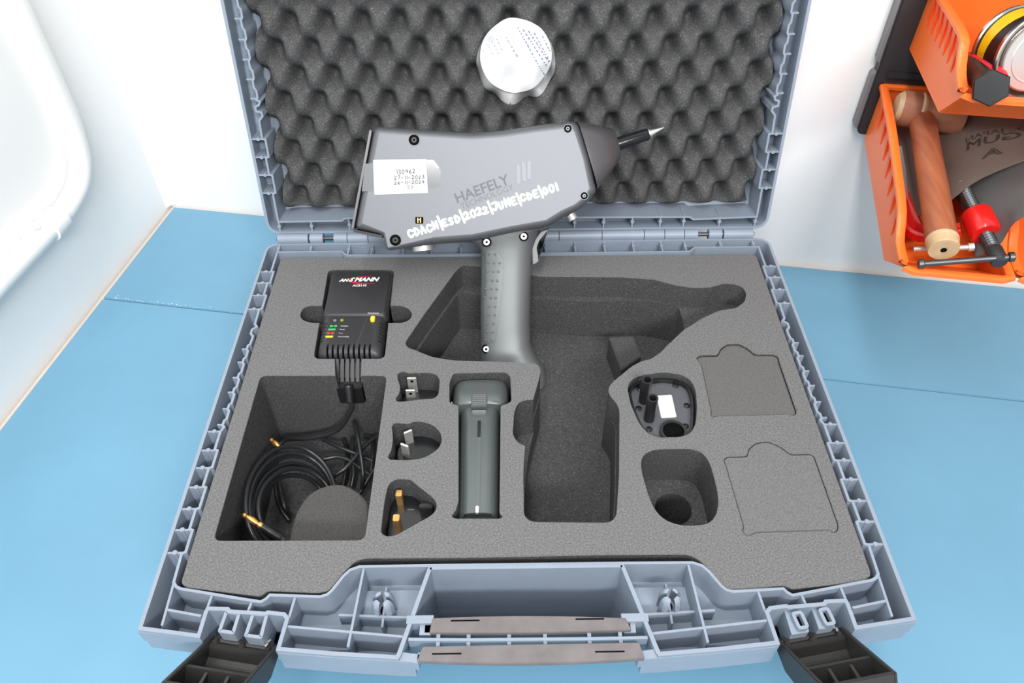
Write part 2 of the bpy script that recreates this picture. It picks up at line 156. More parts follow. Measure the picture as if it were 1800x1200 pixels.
class MB:
    def __init__(s, xf=ident): s.v = []; s.f = []; s.xf = xf
    def add(s, vs, fs):
        n = len(s.v); s.v += [s.xf(p) for p in vs]; s.f += [tuple(n+i for i in f) for f in fs]; return s
    def box(s, x0, x1, y0, y1, z0, z1):
        vs = [(x, y, z) for z in (z0, z1) for y in (y0, y1) for x in (x0, x1)]
        return s.add(vs, [(0,2,3,1),(4,5,7,6),(0,1,5,4),(2,6,7,3),(0,4,6,2),(1,3,7,5)])
    def prism(s, poly, z0, z1, m=None):
        n = len(poly); m = m or (lambda p, z: (p[0], p[1], z))
        vs = [m(p, z0) for p in poly] + [m(p, z1) for p in poly]
        fs = [tuple(range(n-1, -1, -1)), tuple(range(n, 2*n))] + [(i, (i+1) % n, n+(i+1) % n, n+i) for i in range(n)]
        return s.add(vs, fs)
    def rings(s, rings, cap0=True, cap1=True, closed=False):
        n = len(rings[0]); k = len(rings); vs = [p for r in rings for p in r]; fs = []
        for j in range(k if closed else k-1):
            a = j*n; b = ((j+1) % k)*n
            fs += [(a+i, a+(i+1) % n, b+(i+1) % n, b+i) for i in range(n)]
        if cap0 and not closed: fs.append(tuple(range(n-1, -1, -1)))
        if cap1 and not closed: fs.append(tuple(range((k-1)*n, k*n)))
        return s.add(vs, fs)
    def wall(s, path, t, z0, z1, closed=False, m=None):
        L = off_path(path, t/2, closed); R = off_path(path, -t/2, closed); m = m or (lambda p, z: (p[0], p[1], z))
        n = len(path)
        rs = [[m(L[i], z0), m(R[i], z0), m(R[i], z1), m(L[i], z1)] for i in range(n)]
        return s.rings(rs, closed=closed)
    def tube(s, pts, r, seg=10, caps=True):
        pts = [V3(p) for p in pts]; rs = []
        up = Vector((0.13, 0.31, 1)).normalized(); n = len(pts)
        for i, p in enumerate(pts):
            t = (pts[min(i+1, n-1)] - pts[max(i-1, 0)]).normalized()
            a = t.cross(up)
            if a.length < .1: a = t.cross(Vector((1, 0, 0)))
            a.normalize(); b = a.cross(t).normalized(); up = b
            rr = r[i] if isinstance(r, (list, tuple)) else r
            rs.append([tuple(p + a*cos(2*pi*k/seg)*rr + b*sin(2*pi*k/seg)*rr) for k in range(seg)])
        return s.rings(rs, caps, caps)
    def disc(s, c, r, n, h, seg=20, r2=None):
        n = V3(n).normalized(); c = V3(c)
        return s.tube([c, c+n*h], [r, r if r2 is None else r2], seg)
    def build(s, name, mat, parent=None, ang=38, smooth=True, bevel=0):
        me = bpy.data.meshes.new(name)
        base = wloc(parent) if parent else None
        if parent is None:
            xs = [p[0] for p in s.v]; ys = [p[1] for p in s.v]; zs = [p[2] for p in s.v]
            base = Vector(((min(xs)+max(xs))/2, (min(ys)+max(ys))/2, min(zs)))*S
        me.from_pydata([tuple(Vector(p)*S - base) for p in s.v], [], s.f)
        bm = bmesh.new(); bm.from_mesh(me); bmesh.ops.recalc_face_normals(bm, faces=bm.faces); 
        if bevel:
            es = [e for e in bm.edges if len(e.link_faces) == 2 and e.calc_face_angle(0) > radians(40)]
            bmesh.ops.bevel(bm, geom=es, offset=bevel*S, segments=2, affect='EDGES', clamp_overlap=True)
        bm.to_mesh(me); bm.free()
        o = bpy.data.objects.new(name, me); me.materials.append(mat); col(o)
        if parent: o.parent = parent
        else: o.location = base
        if smooth:
            me.polygons.foreach_set('use_smooth', [True]*len(me.polygons)); me.set_sharp_from_angle(angle=radians(ang))
        return o

def off_path(path, d, closed):
    n = len(path); out = []
    for i in range(n):
        p = path[i]; a = path[(i-1) % n] if (closed or i > 0) else None; b = path[(i+1) % n] if (closed or i < n-1) else None
        def nrm(u, w):
            x = w[0]-u[0]; y = w[1]-u[1]; l = math.hypot(x, y) or 1; return (-y/l, x/l)
        if a is None: q = nrm(p, b); out.append((p[0]+q[0]*d, p[1]+q[1]*d)); continue
        if b is None: q = nrm(a, p); out.append((p[0]+q[0]*d, p[1]+q[1]*d)); continue
        q = nrm(a, p); w = nrm(p, b); k = 1 + q[0]*w[0] + q[1]*w[1]; k = max(k, .35)
        out.append((p[0]+(q[0]+w[0])*d/k, p[1]+(q[1]+w[1])*d/k))
    return out
def area(p): return sum(p[i-1][0]*p[i][1]-p[i][0]*p[i-1][1] for i in range(len(p)))/2
def ccw(p): return list(p) if area(p) > 0 else list(reversed(p))
def inset(p, d): return off_path(ccw(p), d, True)
def inset_w(p, d, w): return [(a[0]+(b[0]-a[0])*w(a), a[1]+(b[1]-a[1])*w(a)) for a, b in zip(ccw(p), inset(p, d))]
def fillet(p, r, k=4):
    out = []; n = len(p)
    for i in range(n):
        a, b, c = Vector(p[i-1]), Vector(p[i]), Vector(p[(i+1) % n])
        la = (a-b).length; lc = (c-b).length; t = min(r, .48*la, .48*lc)
        u = b + (a-b)/la*t; w = b + (c-b)/lc*t
        for j in range(k+1):
            s = j/k; out.append(tuple(u*(1-s)**2 + b*2*s*(1-s) + w*s*s))
    return out
def sell(cx, cy, rx, ry, n=24, e=2.0):
    o = []
    for i in range(n):
        a = 2*pi*i/n; c, s_ = cos(a), sin(a)
        o.append((cx+rx*math.copysign(abs(c)**(2/e), c), cy+ry*math.copysign(abs(s_)**(2/e), s_)))
    return o
def smooth_path(pts, k=6):
    pts = [V3(p) for p in pts]; out = []; n = len(pts)
    for i in range(n-1):
        p0 = pts[max(i-1, 0)]; p1 = pts[i]; p2 = pts[i+1]; p3 = pts[min(i+2, n-1)]
        for j in range(k):
            t = j/k
            out.append(.5*((2*p1)+(p2-p0)*t+(2*p0-5*p1+4*p2-p3)*t*t+(3*p1-p0-3*p2+p3)*t**3))
    return out + [pts[-1]]
def mirror(p): return [(-x, y) for x, y in p]

# text as thin raised print on a plane: f maps (x, y, n) of the plane to the world
def text(name, body, mat, parent, f, o, d, width=None, size=None, n=.05, bold=0., shear=0., flip=False, h=.12, outline=0):
    cu = bpy.data.curves.new('t', 'FONT'); cu.body = body; cu.size = 1; cu.shear = shear; cu.offset = bold; cu.resolution_u = 2
    if outline: cu.fill_mode = 'NONE'; cu.bevel_depth = outline; cu.bevel_resolution = 0
    ob = bpy.data.objects.new('t', cu); col(ob)
    dg = bpy.context.evaluated_depsgraph_get(); me = bpy.data.meshes.new_from_object(ob.evaluated_get(dg))
    bpy.data.objects.remove(ob); bpy.data.curves.remove(cu)
    vs = [v.co.copy() for v in me.vertices]; fs = [tuple(p.vertices) for p in me.polygons]; bpy.data.meshes.remove(me)
    x0 = min(v.x for v in vs); x1 = max(v.x for v in vs)
    k = size if size else width/(x1-x0)
    ky = size if size else k
    dx, dy = d; l = math.hypot(dx, dy); dx /= l; dy /= l
    mb = MB(f)
    mb.add([(o[0]+(v.x-x0)*k*dx-v.y*ky*dy, o[1]+(v.x-x0)*k*dy+v.y*ky*dx, n) for v in vs], fs)
    return mb.build(name, mat, parent, smooth=False)

GL = {  # stroke letters for the handwriting
 'C': [[(1,.8),(.75,1),(.25,.95),(0,.5),(.25,.05),(.75,0),(1,.2)]], 'D': [[(.1,0),(.1,1),(.6,.9),(1,.5),(.6,.08),(.1,0)]],
 'A': [[(0,0),(.45,1),(.95,0)],[(.2,.4),(.75,.4)]], 'N': [[(.05,0),(.1,1),(.85,.05),(.9,1)]], '/': [[(.2,1.5),(.6,-.45)]],
 'E': [[(.95,1),(.1,.95),(.1,.05),(1,0)],[(.1,.5),(.75,.52)]], 'S': [[(.9,.9),(.4,1),(.1,.75),(.8,.35),(.6,.03),(.05,.08)]],
 '0': [[(.5,1),(.1,.7),(.15,.2),(.5,0),(.9,.3),(.85,.8),(.5,1)]], '2': [[(.05,.8),(.4,1),(.85,.75),(.6,.4),(.05,.02),(1,.05)]],
 'J': [[(.1,.95),(.95,1),(.75,.3),(.4,0),(.05,.2)]], 'U': [[(.05,1),(.1,.2),(.45,0),(.85,.25),(.9,1)]],
 '1': [[(.4,1),(.5,0)]], '3': [[(.05,.95),(.6,1),(.8,.75),(.4,.52),(.85,.3),(.6,0),(.05,.05)]], '6': [[(.8,1),(.3,.7),(.1,.25),(.5,0),(.85,.25),(.5,.5),(.15,.3)]],
 '7': [[(.05,.95),(.9,1),(.4,0)]], '9': [[(.85,.7),(.5,.5),(.15,.75),(.5,1),(.85,.75),(.7,0)]], '-': [[(.1,.45),(.8,.45)]], ' ': [],
 '4': [[(.6,1),(.05,.4),(.95,.42)],[(.7,.7),(.65,0)]], 'y': [[(.1,.8),(.4,.3)],[(.9,.9),(.1,-.5)]], 'l': [[(.4,1.3),(.5,-.3)]]}
def strokes(name, body, mat, parent, f, o, d, width, hgt, pen, n=.1, seed=1, adv=1.35):
    rnd = random.Random(seed); dx, dy = d; l = math.hypot(dx, dy); dx /= l; dy /= l; mb = MB(f)
    adw = [.75 if c in '/1l' else (.8 if c == ' ' else adv) for c in body]; k = width/sum(adw); x = 0
    def P(a, b): return (o[0]+a*dx-b*dy, o[1]+a*dy+b*dx)
    for ci, (c, w) in enumerate(zip(body, adw)):
        jy = rnd.uniform(-.08, .08)*hgt; js = rnd.uniform(.9, 1.1)
        for line in GL[c]:
            pts = [P(x+px_*k*(.95 if c not in '/1l' else .6)*js, py_*hgt*js+jy) for px_, py_ in line]
            path = [(p[0], p[1], n) for p in smooth_path([(p[0], p[1], 0) for p in pts], 3)]
            p2 = [(p[0], p[1]) for p in path]; L = off_path(p2, pen/2, False); R = off_path(p2, -pen/2, False)
            m = len(p2); nn = n + rnd.uniform(0, .05)
            mb.add([(a[0], a[1], nn) for a in L]+[(a[0], a[1], nn) for a in R], [(i, i+1, m+i+1, m+i) for i in range(m-1)])
            for e in (p2[0], p2[-1]):
                mb.add([(e[0]+pen/2*cos(q*pi/4), e[1]+pen/2*sin(q*pi/4), nn) for q in range(8)], [tuple(range(8))])
        x += w*k
    return mb.build(name, mat, parent, smooth=False)

def cut(block, cutters):                                            # boolean differences, all in mm, returns (verts, faces)
    def mk(mb):
        me = bpy.data.meshes.new('b'); me.from_pydata([tuple(p) for p in mb.v], [], mb.f)
        bm = bmesh.new(); bm.from_mesh(me); bmesh.ops.recalc_face_normals(bm, faces=bm.faces); bm.to_mesh(me); bm.free()
        return col(bpy.data.objects.new('b', me))
    b = mk(block); cs = [mk(c) for c in cutters]
    for c in cs:
        m = b.modifiers.new('c', 'BOOLEAN'); m.operation = 'DIFFERENCE'; m.solver = 'EXACT'; m.object = c
    dg = bpy.context.evaluated_depsgraph_get(); me = bpy.data.meshes.new_from_object(b.evaluated_get(dg))
    r = MB(); r.v = [v.co.copy() for v in me.vertices]; r.f = [tuple(p.vertices) for p in me.polygons]
    for o in [b]+cs:
        d_ = o.data; bpy.data.objects.remove(o); bpy.data.meshes.remove(d_)
    bpy.data.meshes.remove(me); return r

# ---------------------------------------------------------------- materials
def srgb(c):
    return tuple(((v/255)/12.92 if v/255 <= .04045 else ((v/255+.055)/1.055)**2.4) for v in c)
def mat(name, rgb, rough=.5, metal=0., var=.0, vscale=40., bump=0., bscale=600., spec=.5, alpha=1., coat=0.):
    m = bpy.data.materials.new(name); m.use_nodes = True; nt = m.node_tree; b = nt.nodes['Principled BSDF']
    c = srgb(rgb); b.inputs['Base Color'].default_value = (*c, 1); b.inputs['Roughness'].default_value = rough
    b.inputs['Metallic'].default_value = metal; b.inputs['Specular IOR Level'].default_value = spec; b.inputs['Alpha'].default_value = alpha
    b.inputs['Coat Weight'].default_value = coat
    tc = nt.nodes.new('ShaderNodeTexCoord')
    if var:
        n = nt.nodes.new('ShaderNodeTexNoise'); n.inputs['Scale'].default_value = vscale; n.inputs['Detail'].default_value = 4
        nt.links.new(tc.outputs['Object'], n.inputs['Vector'])
        r = nt.nodes.new('ShaderNodeValToRGB'); r.color_ramp.elements[0].position = .3; r.color_ramp.elements[1].position = .7
        r.color_ramp.elements[0].color = (*[x*(1-var) for x in c], 1); r.color_ramp.elements[1].color = (*[min(1, x*(1+var)) for x in c], 1)
        nt.links.new(n.outputs['Fac'], r.inputs['Fac']); nt.links.new(r.outputs['Color'], b.inputs['Base Color'])
    if bump:
        n = nt.nodes.new('ShaderNodeTexNoise'); n.inputs['Scale'].default_value = bscale; n.inputs['Detail'].default_value = 3
        nt.links.new(tc.outputs['Object'], n.inputs['Vector'])
        u = nt.nodes.new('ShaderNodeBump'); u.inputs['Strength'].default_value = bump; u.inputs['Distance'].default_value = .001
        nt.links.new(n.outputs['Fac'], u.inputs['Height']); nt.links.new(u.outputs['Normal'], b.inputs['Normal'])
    return m
def foam_mat(name, rgb, spark, scale=900):
    m = mat(name, rgb, .95, spec=.15); nt = m.node_tree; b = nt.nodes['Principled BSDF']; c = srgb(rgb)
    tc = nt.nodes.new('ShaderNodeTexCoord')
    n = nt.nodes.new('ShaderNodeTexNoise'); n.inputs['Scale'].default_value = scale; n.inputs['Detail'].default_value = 3; n.inputs['Roughness'].default_value = .7
    nt.links.new(tc.outputs['Object'], n.inputs['Vector'])
    r = nt.nodes.new('ShaderNodeValToRGB'); e = r.color_ramp.elements
    e[0].position = .34; e[0].color = (*[x*.66 for x in c], 1); e[1].position = .62; e[1].color = (*[x*1.25 for x in c], 1)
    e2 = e.new(.74); e2.color = (*[min(1, x*spark) for x in c], 1)
    nt.links.new(n.outputs['Fac'], r.inputs['Fac']); nt.links.new(r.outputs['Color'], b.inputs['Base Color'])
    u = nt.nodes.new('ShaderNodeBump'); u.inputs['Strength'].default_value = .35; u.inputs['Distance'].default_value = .0006
    nt.links.new(n.outputs['Fac'], u.inputs['Height']); nt.links.new(u.outputs['Normal'], b.inputs['Normal'])
    return m
def wood_mat(name, a, b_, scale=(90, 90, 6)):
    m = mat(name, a, .55); nt = m.node_tree; b = nt.nodes['Principled BSDF']
    tc = nt.nodes.new('ShaderNodeTexCoord'); mp = nt.nodes.new('ShaderNodeMapping'); mp.inputs['Scale'].default_value = scale
    n = nt.nodes.new('ShaderNodeTexNoise'); n.inputs['Scale'].default_value = 1; n.inputs['Detail'].default_value = 6; n.inputs['Distortion'].default_value = .6
    nt.links.new(tc.outputs['Object'], mp.inputs['Vector']); nt.links.new(mp.outputs['Vector'], n.inputs['Vector'])
    r = nt.nodes.new('ShaderNodeValToRGB'); r.color_ramp.elements[0].position = .3; r.color_ramp.elements[1].position = .7
    r.color_ramp.elements[0].color = (*srgb(a), 1); r.color_ramp.elements[1].color = (*srgb(b_), 1)
    nt.links.new(n.outputs['Fac'], r.inputs['Fac']); nt.links.new(r.outputs['Color'], b.inputs['Base Color'])
    return m
M = dict(
 wall=mat('wall_paint', (247, 246, 244), .8, var=.015, vscale=6, bump=.05, bscale=120),
 mat_blue=mat('bench_mat_blue', (110, 158, 184), .5, var=.06, vscale=7, bump=.04, bscale=900),
 bench=mat('bench_wood', (215, 195, 178), .6, var=.06, vscale=30),
 case=mat('case_plastic', (138, 149, 163), .42, var=.03, vscale=60, bump=.06, bscale=1500),
 strip=mat('handle_grip_plastic', (112, 106, 106), .55, var=.14, vscale=90),
 latch=mat('latch_plastic', (50, 49, 48), .42, bump=.05, bscale=900),
 foam=foam_mat('foam_grey', (108, 108, 108), 2.0), foam_dark=foam_mat('foam_knockout', (99, 98, 97), 1.4, 1400), foam_plain=foam_mat('foam_cover', (108, 108, 108), 1.4, 1400), foam_cut_shade=foam_mat('foam_cut_cells_shade', (74, 74, 74), 3.4, 800), foam_plug=foam_mat('foam_plug_skin', (80, 79, 78), 1.5, 1400),
 foam_lid=foam_mat('foam_convoluted', (82, 82, 82), 3.6, 700),
 gun=mat('gun_housing', (112, 114, 118), .48, .6, bump=.03, bscale=1800), gun_dark=mat('gun_nose', (104, 102, 104), .36, .6, bump=.03, bscale=1800),
 grip=mat('grip_rubber', (118, 122, 122), .46, .5, bump=.04, bscale=1600), trigger=mat('trigger_grey', (112, 114, 116), .4),
 black=mat('black_plastic', (30, 30, 32), .38, bump=.04, bscale=1500), black_gloss=mat('black_gloss', (26, 27, 29), .22), hole=mat('dark_recess', (8, 8, 9), .8, spec=.1),
 charger=mat('charger_plastic', (46, 46, 48), .42, bump=.04, bscale=2000), battery=mat('battery_plastic', (98, 105, 104), .3, .4, bump=.02, bscale=2000),
 cover=mat('cover_plastic', (82, 83, 88), .3, spec=.6), cable=mat('cable_rubber', (38, 39, 41), .28),
 chrome=mat('bright_metal', (222, 222, 218), .35, .7), steel=mat('dark_steel', (96, 98, 100), .4, .9), gold=mat('gold_contact', (232, 178, 96), .3, .85), brass=mat('brass_pin', (214, 168, 104), .35, .85),
 white=mat('white_paper', (222, 222, 222), .7), label=mat('label_paper', (212, 213, 214), .75), white_ink=mat('white_ink', (250, 250, 250), .6), paint=mat('pipe_paint', (240, 240, 236), .4),
 grey_ink=mat('grey_ink', (92, 95, 102), .5), pale_ink=mat('pale_ink', (100, 104, 106), .5), blue_ink=mat('blue_ink', (60, 78, 150), .7), faint_ink=mat('faint_ink', (150, 153, 158), .7), pen_ink=mat('pen_ink', (48, 50, 54), .7),
 film=mat('clear_film', (200, 200, 200), .35, alpha=.42), tape=mat('clear_tape', (120, 122, 124), .12, spec=.9), logo_grey=mat('logo_relief', (108, 110, 116), .4, .4),
 red_ink=mat('red_ink', (214, 40, 36), .5), green=mat('green_print', (60, 178, 84), .5), red=mat('red_print', (206, 52, 50), .5), yellow=mat('yellow_print', (240, 214, 60), .5),
 orange=mat('bin_orange', (254, 116, 44), .32, spec=.5), orange_shaded=mat('bin_orange_shaded', (250, 84, 18), .4), panel=mat('panel_black', (44, 45, 48), .5), panel_edge=mat('panel_edge_grey', (120, 120, 122), .5),
 wood=wood_mat('mallet_wood', (132, 66, 40), (178, 106, 70), (120, 10, 60)), wood_pale=wood_mat('mallet_end_wood', (186, 148, 108), (214, 180, 138), (60, 60, 60)),
 head=wood_mat('mallet_head_wood', (140, 88, 66), (178, 122, 92), (50, 50, 50)), head_pale=wood_mat('mallet_face', (206, 182, 146), (188, 156, 118), (80, 80, 80)),
 clamp=mat('clamp_red', (214, 26, 24), .3, coat=.4), sheet=mat('gasket_sheet', (112, 100, 92), .6, var=.15, vscale=25), rubber=mat('rubber_sheet', (92, 92, 92), .4, var=.12, vscale=12), ink=mat('sheet_ink', (62, 54, 50), .7),
 can_y=mat('can_yellow', (232, 190, 20), .35), can_k=mat('can_dark', (40, 24, 22), .4), can_metal=mat('can_metal', (206, 202, 196), .25, 1.), can_lid=mat('can_lid', (226, 226, 224), .35, .6), red_plastic=mat('red_plastic', (222, 40, 50), .35),
)
# ---------------------------------------------------------------- setting
def structure(o): o['kind'] = 'structure'; return o
structure(MB(room).box(-6, 1600, -60, -4, -60, 1500).build('wall_back', M['wall'], smooth=False))
structure(MB(room).box(-66, -7, -60, 1500, -60, 1500).build('wall_left', M['wall'], smooth=False))
cove = [(0, 0)] + [(14-14*sin(a*pi/12), 14-14*cos(a*pi/12)) for a in range(7)]
structure(MB(room).prism([(-7.5+x, -4.5+y) for x, y in cove], 0, 1500).build('trim_1', M['wall'], ang=60))
bench = MB(room).box(-5, 1500, -2, 1000, -40, -3.2).build('workbench', M['bench'], bevel=1)
tag(bench, 'pale wooden workbench top, showing as a thin tan edge along both walls', 'workbench')
ym = D['mats'][0][1]
tag(MB(room).box(1.5, 1490, 2, ym-.6, -3, 0).build('bench_mat', M['mat_blue'], bevel=.6), 'blue bench mat at the back, beyond the straight seam, against the back wall', 'bench mat', 'blue bench mats')
tag(MB(room).box(1.5, 1490, ym+.6, 990, -3, 0).build('bench_mat', M['mat_blue'], bevel=.6), 'large blue bench mat in front of the seam, under the open case', 'bench mat', 'blue bench mats')
# painted conduit on the left wall
pipe = empty('conduit_pipe', room((8, 108, 100)), 'white painted conduit pipe bending down along the left wall', 'pipe')
pp_ = smooth_path([(8, 108, 900), (8, 108, 500), (8, 108, 260), (8, 108, 195), (8, 111, 165), (8, 119, 140), (8, 134, 124), (8, 156, 116), (8, 185, 113), (8, 260, 113), (8, 420, 113), (8, 700, 113)], 5)
MB(room).tube(pp_, 10.2, 20).build('pipe_run', M['paint'], pipe)
MB(room).tube([(8, 176, 113.3), (8, 196, 113)], 12.6, 20).build('socket_collar', M['paint'], pipe)
cl = MB(room).box(-6.5, 9, 200, 214, 99, 127).build('wall_clip', M['paint'], pipe, bevel=2)
MB(room).disc((9, 207, 126), 3, (1, 0, .4), 3, 10).build('clip_screw', M['paint'], cl)

# ---------------------------------------------------------------- the hard case
case = empty('hard_case', (0, 180, 0), 'open grey-blue plastic hard case with foam lining on the blue bench', 'case')
front = [(-145.1, -12.9), (-110, -16.2), (-75.5, -18.6)]
U = [tuple(p) for p in D['latchU']]
half = [(-229.6, .5)] + U[:-1] + front + [(-74.6, -16.1), (-60.2, 36.9)]
def arc(cx, cy, r, a0, a1, n=5): return [(cx+r*cos(radians(a0+(a1-a0)*i/n)), cy+r*sin(radians(a0+(a1-a0)*i/n))) for i in range(n+1)]
outer = half + mirror(half)[::-1] + arc(220, 351.5, 9.6, 0, 90) + arc(-220, 351.5, 9.6, 90, 180)
tubL = [(-219, 346.5)]
Y = D['ribsY']
def crenel(sgn):
    p = [(-219, Y[0])]; inn = 0
    for i in range(3):
        a = -216.8 if i != 1 else -219
        p += [(a, Y[i]-.4), (a, Y[i+1]+.4)]
    p += [(-219, Y[3]-.8), (-218.6, D['notchY'][0]+4), (-216.4, D['notchY'][0]+1), (-219.6, D['notchY'][0]-2), (-219.6, D['notchY'][1]-1), (-217, D['notchY'][1]-4)]
    for y in D['nubsY']: p += [(-217.4, y+5), (-218.8, y+3.6), (-218.8, y-1), (-217.4, y-2.5)]
    for i in range(4, 10):
        a = -216.8 if i % 2 else -219
        p += [(a, Y[i]-.4), (a, Y[i+1]+.4)]
    return p + [(-219, Y[10]-.8)]
tub_half = [(-154.5, 344.6), (-157, 346), (-160.8, 350.2), (-219, 350.2)] + crenel(1) + [tuple(p) for p in D['inwall_front']]
tub = ccw(tub_half + mirror(tub_half)[::-1]); outer_c = ccw(outer)
zt = 115
mb = MB()
def fullrel(d_side, d_front, d_back):                       # outline of the lower body, set in from the rim
    pts = []
    for x, y in [(-229.6, .5), (-193.6, -4.6), (-145.1, -12.9), (-75, -18.6), (75, -18.6), (145.1, -12.9), (193.6, -4.6), (229.6, .5)] + arc(220, 351.5, 9.6, 0, 90) + arc(-220, 351.5, 9.6, 90, 180):
        k = 1-d_side/229.6
        yy = y + d_front if y < 60 else y - d_back
        if y < 60: yy = max(yy, d_front-12)
        pts.append((x*k, yy))
    return pts
lows = [(92, 2.6, 7, 2.5), (84, 3.5, 12, 3), (62, 6, 24, 5), (46, 8, 31, 6), (28, 10, 37, 8), (12, 14, 54, 12), (3, 20, 60, 20), (0, 26, 66, 26)]
mb.rings([[(x, y, z) for x, y in fullrel(a, f_, b)] for z, a, f_, b in lows], cap0=False)
mb.wall(outer_c, 2.4, 90, zt, True)                          # rim wall with latch bays and handle bay
# flat floor of the channels between rim wall and foam tub
tri = tessellate_polygon([[Vector((x, y, 0)) for x, y in outer_c], [Vector((x, y, 0)) for x, y in tub]])
allp = outer_c + tub
mb.add([(x, y, 90.5) for x, y in allp], [tuple(t) for t in tri])
mb.wall([(-60.2, 36.9), (60.2, 36.9)], 2.6, 30, zt+.2)
for s in (-1, 1):                                            # sloping side panels of the handle bay
    pan = [(37, 115.2), (-18.6, 115.2), (-18.6, 93), (-10, 92), (3, 84), (15, 62), (22, 46), (29, 30), (37, 30)]
    bx = lambda y: s*(60.2 + (36.9-y)*14.9/55.5)
    mb.rings([[(bx(y)-1.3, y, z) for y, z in pan], [(bx(y)+1.3, y, z) for y, z in pan]])
shell = mb.build('base_shell', M['case'], case)
lipL = [(-145.6, -13.4)] + [(-110, -16.8), (-66, -19.8)]
lip_a = [(-193.3, -5)] + [(-230.6, -.1)] + [(-230.9, 8)] + [(-230.9, 351.5)] + arc(-220, 351.5, 10.9, 180, 90)
lip_b = arc(220, 351.5, 10.9, 90, 0) + [(230.9, 8), (230.6, -.1), (193.3, -5)]
MB().wall(lip_a + lip_b, 1.8, 100, 112.6).build('rim_lip', M['case'], shell)
MB().wall(lipL, 2.2, 92, 112.6).build('rim_lip', M['case'], shell); MB().wall(mirror(lipL), 2.2, 92, 112.6).build('rim_lip', M['case'], shell)
MB().wall(tub, 1.8, 27, zt-.2, True).build('inner_wall', M['case'], case)
def rib(a, b, z0=90, z1=114.4, t=1.5, dot=True, xf=ident, parent=shell):
    mb = MB(xf).wall([a, b], t, z0, z1)
    if dot: mb.prism(sell((a[0]+b[0])/2, (a[1]+b[1])/2, 1.7, 1.7, 8), z0, z1+.5 if z1 > z0 else z1)
    return mb.build('rib', M['case'], parent, smooth=False)
R = [tuple(p) for p in D['ribs_front']]
RF = [(R[i], R[i+1], 114.4) for i in range(0, len(R), 2)]
for a, b, z1 in RF:
    for s in (1, -1): rib((a[0]*s, a[1]), (b[0]*s, b[1]), z1=z1-.12*RF.index((a, b, z1)) if abs(a[0]+115) > 2 else 104, dot=False)
for y in Y:
    for s in (1, -1): rib((-218.5*s, y), (-228.8*s, y))
for y in D['nubsY']:
    for s in (1, -1): rib((-218.6*s, y), (-223*s, y), dot=False, t=1.2)
for x in D['backribs'] + [-105, -79, -52, -26]:
    rib((x, 346 if abs(x) < 157 else 350.6), (x, 360.4))
# raised ledge steps on the floor of the clip cells, and the four-pronged clips
for s in (1, -1):
    MB().box(min(-104*s, -68*s), max(-104*s, -68*s), 12, 32, 90.5, 95).build('cell_ledge', M['case'], shell)
    MB().box(min(-139*s, -108*s), max(-139*s, -108*s), 4, 10, 90.5, 95).build('cell_ledge', M['case'], shell)
    cx, cy = -88.2*s, 17.5
    MB().prism(sell(cx, cy, 3, 3.6, 16), 97.8, 98.3).build('clip_hole', M['hole'], shell, smooth=False)
    cb = MB().prism(sell(cx, cy, 4.4, 5.2, 16), 91, 98)
    cb.box(cx-.7, cx+.7, cy-13, cy+13, 91, 103)
    clip = cb.build('clip_socket', M['case'], case)
    for k in range(4):
        a0 = pi/4 + k*pi/2; pb = MB()
        rs = []
        for z, rr, th in ((92, 5.8, 2.2), (103, 6.2, 2.1), (110.5, 5.6, 2.3), (113.5, 4.4, 2.3), (114.4, 3.6, 1.6)):
            ring = [(cx+(rr+q)*cos(a), cy+(rr+q)*sin(a), z) for q, a in ((th/2, a0-.5), (th/2+.5, a0), (th/2, a0+.5), (-th/2, a0+.42), (-th/2, a0), (-th/2, a0-.42))]
            rs.append(ring)
        pb.rings(rs).build('prong', M['case'], clip)
# latch bosses (rectangular sockets at the left, slotted blocks at the right) and latches
bs = [[tuple(p) for p in D['boss'][i:i+4]] for i in (0, 4)]
for q in bs:
    q = [(q[0][0]+.4, q[0][1]+2.4), (q[1][0]+.4, q[1][1]+2.4), q[2], q[3]]
    b = MB().wall(fillet(ccw(inset(q, .9)), .5, 2), 2.0, 92, 114.6, True); b.prism(inset(q, 1.6), 92.5, 98)
    b.build('latch_boss', M['case'], shell)
    b = MB(); qm = ccw(mirror(q)); b.prism(fillet(qm, 1.2), 92, 111); b.build('latch_boss', M['case'], shell)
    c = Vector((sum(p[0] for p in qm)/4, sum(p[1] for p in qm)/4)); e = Vector((.985, .17)); n_ = Vector((-.17, .985))
    slot = [tuple(c + e*(a+.8) + n_*(b_-1.3)) for a, b_ in sell(0, 0, 2.6, 4.6, 20, 6)]
    o = MB().wall(slot, 2.0, 110.6, 115, True).build('slot_rim', M['case'], shell)
    MB().prism(inset(slot, .8), 110.9, 111.3).build('slot_recess', M['hole'], shell)
